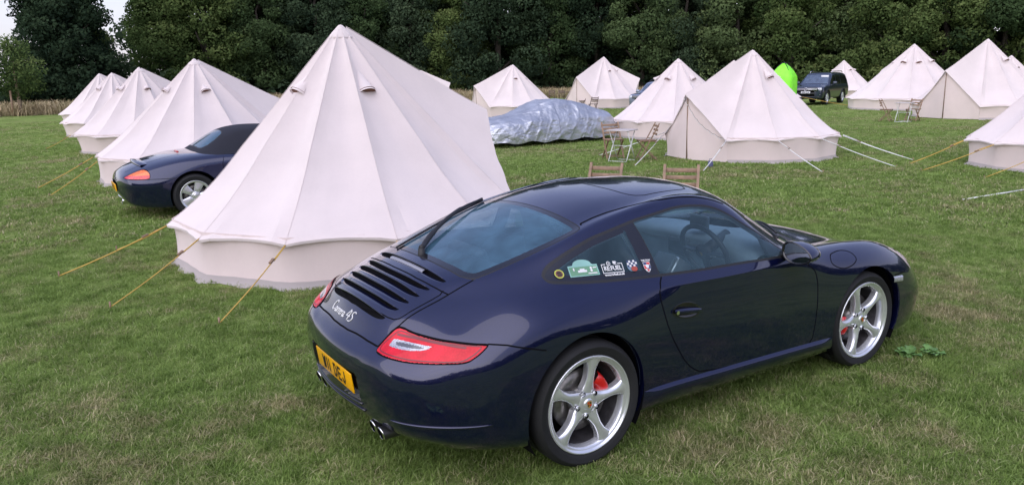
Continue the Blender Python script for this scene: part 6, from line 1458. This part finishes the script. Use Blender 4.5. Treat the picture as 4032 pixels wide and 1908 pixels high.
# broad-leaved weeds in the turf
def weed(loc, n, l, seed, label):
    r2 = random.Random(seed); mb = MB()
    for k in range(n):
        a = 6.28*k/n*2.4+r2.uniform(-.5, .5); ll = l*r2.uniform(.45, 1.1); w_ = ll*.34; el = r2.uniform(.25, 1.1); bx, by = r2.uniform(-.5, .5)*l, r2.uniform(-.5, .5)*l; G = []
        for j in range(7):
            u = j/6; ww = w_*math.sin(PI*min(1, .06+u*.94))**.7*(1+.22*math.sin(j*2.6)); zz = .015+ll*math.sin(el)*u-ll*.35*u*u; c_, s_ = math.cos(a), math.sin(a); x0 = ll*math.cos(el*.6)*u
            G.append([(bx+x0*c_-t_*ww*s_, by+x0*s_+t_*ww*c_, zz+abs(t_)*ww*.3+.006*math.sin(5*t_+j)) for t_ in (-1, -.5, 0, .5, 1)])
        mb.grid(np.array(G))
    o = mb.build('weed', WEED); o.location = loc; tag(o, label, 'weed', 'leafy weeds in the turf'); return o
WEED = simple('weed_leaf', (.12, .24, .06), .5, var=.3, vscale=20)
weed((2.76, -.93, 0), 22, .10, 1, 'bright green leafy weed beside the front wheel'); weed((2.92, -1.02, 0), 14, .08, 2, 'smaller leafy weed just right of the front wheel weed'); weed(( -1.37, -1.15, 0), 20, .11, 3, 'leafy weed at the bottom edge left of the rear wheel')
# ---------------------------------------------------------------- camera, sky, light
cam = bpy.data.cameras.new('camera'); co = bpy.data.objects.new('camera', cam); COL.objects.link(co); scene.camera = co
yaw, pit, roll = 1.0066, -.2116, -.0184
f_ = Vector((math.cos(yaw)*math.cos(pit), math.sin(yaw)*math.cos(pit), math.sin(pit))); r_ = Vector((math.sin(yaw), -math.cos(yaw), 0)); u_ = r_.cross(f_)
rr2 = r_*math.cos(roll)+u_*math.sin(roll); uu2 = u_*math.cos(roll)-r_*math.sin(roll)
mw = Matrix((rr2, uu2, -f_)).transposed().to_4x4(); mw.translation = (-2.2741, -3.7824, 1.9622); co.matrix_world = mw
cam.sensor_fit = 'HORIZONTAL'; cam.sensor_width = 36; cam.lens = 36*3055.263/4032; cam.clip_start = .05; cam.clip_end = 3000
w = bpy.data.worlds.new('World'); scene.world = w; w.use_nodes = True
nt = w.node_tree; nt.nodes.clear(); wo = nt.nodes.new('ShaderNodeOutputWorld'); bg = nt.nodes.new('ShaderNodeBackground')
SUN_EL, SUN_AZ = rad(38), rad(212)                    # azimuth of the sun measured from +X
sky = nt.nodes.new('ShaderNodeTexSky'); sky.sky_type = 'NISHITA'; sky.sun_disc = False; sky.sun_elevation = SUN_EL; sky.sun_rotation = PI/2-SUN_AZ
sky.air_density = 1.2; sky.dust_density = 2.0; sky.ozone_density = 1.5
tc = nt.nodes.new('ShaderNodeTexCoord'); mp = nt.nodes.new('ShaderNodeMapping'); mp.inputs['Scale'].default_value = (1, 1, 4.5); L(nt, tc.outputs['Generated'], mp.inputs[0])
n1 = noise(nt, mp.outputs[0], 2.2, 6, .6, .4)
cl = N(nt, 'ShaderNodeMapRange'); L(nt, n1, cl.inputs[0]); cl.inputs[1].default_value = .38; cl.inputs[2].default_value = .68; cl.inputs[3].default_value = .68; cl.inputs[4].default_value = .95
cs_ = N(nt, 'ShaderNodeMix', data_type='RGBA', blend_type='MULTIPLY'); cs_.inputs[0].default_value = 1; cs_.inputs[7].default_value = (19, 19, 19, 1); cs_.clamp_result = False
mx = N(nt, 'ShaderNodeMix', data_type='RGBA'); L(nt, cl.outputs[0], mx.inputs[0]); L(nt, sky.outputs[0], mx.inputs[6])
sx_ = N(nt, 'ShaderNodeSeparateXYZ'); L(nt, tc.outputs['Generated'], sx_.inputs[0])
L(nt, ramp(nt, sx_.outputs[2], [(.0, (.40, .37, .41)), (.10, (.335, .345, .415)), (.19, (.235, .24, .335)), (.38, (.155, .175, .30)), (.75, (.125, .15, .28)), (1, (.115, .14, .27))]), cs_.inputs[6]); L(nt, cs_.outputs[2], mx.inputs[7])      # high thin cloud: pinkish at the horizon, lavender blue overhead
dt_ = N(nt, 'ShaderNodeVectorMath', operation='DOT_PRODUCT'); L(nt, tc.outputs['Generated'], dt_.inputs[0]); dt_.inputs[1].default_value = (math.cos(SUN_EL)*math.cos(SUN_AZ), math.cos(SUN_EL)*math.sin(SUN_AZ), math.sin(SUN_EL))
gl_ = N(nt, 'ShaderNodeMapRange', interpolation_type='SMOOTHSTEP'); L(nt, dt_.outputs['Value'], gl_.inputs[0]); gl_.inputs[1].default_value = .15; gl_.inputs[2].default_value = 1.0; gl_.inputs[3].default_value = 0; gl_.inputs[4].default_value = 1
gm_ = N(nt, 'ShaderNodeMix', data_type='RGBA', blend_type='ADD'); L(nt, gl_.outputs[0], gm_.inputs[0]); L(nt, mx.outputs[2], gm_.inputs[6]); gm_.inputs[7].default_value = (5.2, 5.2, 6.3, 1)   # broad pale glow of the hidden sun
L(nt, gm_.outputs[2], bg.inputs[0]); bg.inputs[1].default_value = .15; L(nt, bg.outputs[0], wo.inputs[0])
sl = bpy.data.lights.new('sun', 'SUN'); sl.energy = 2.5; sl.angle = rad(112); sl.color = (1, .92, .86)
so = bpy.data.objects.new('sun', sl); COL.objects.link(so)
sd = Vector((math.cos(SUN_EL)*math.cos(SUN_AZ), math.cos(SUN_EL)*math.sin(SUN_AZ), math.sin(SUN_EL))); so.rotation_euler = sd.to_track_quat('Z', 'Y').to_euler()
scene.view_settings.view_transform = 'Standard'; scene.view_settings.look = 'None'; scene.view_settings.exposure = 0; scene.view_settings.gamma = 1
scene.cycles.use_denoising = True
scene.cycles.max_bounces = 8; scene.cycles.transparent_max_bounces = 12; scene.cycles.glossy_bounces = 4
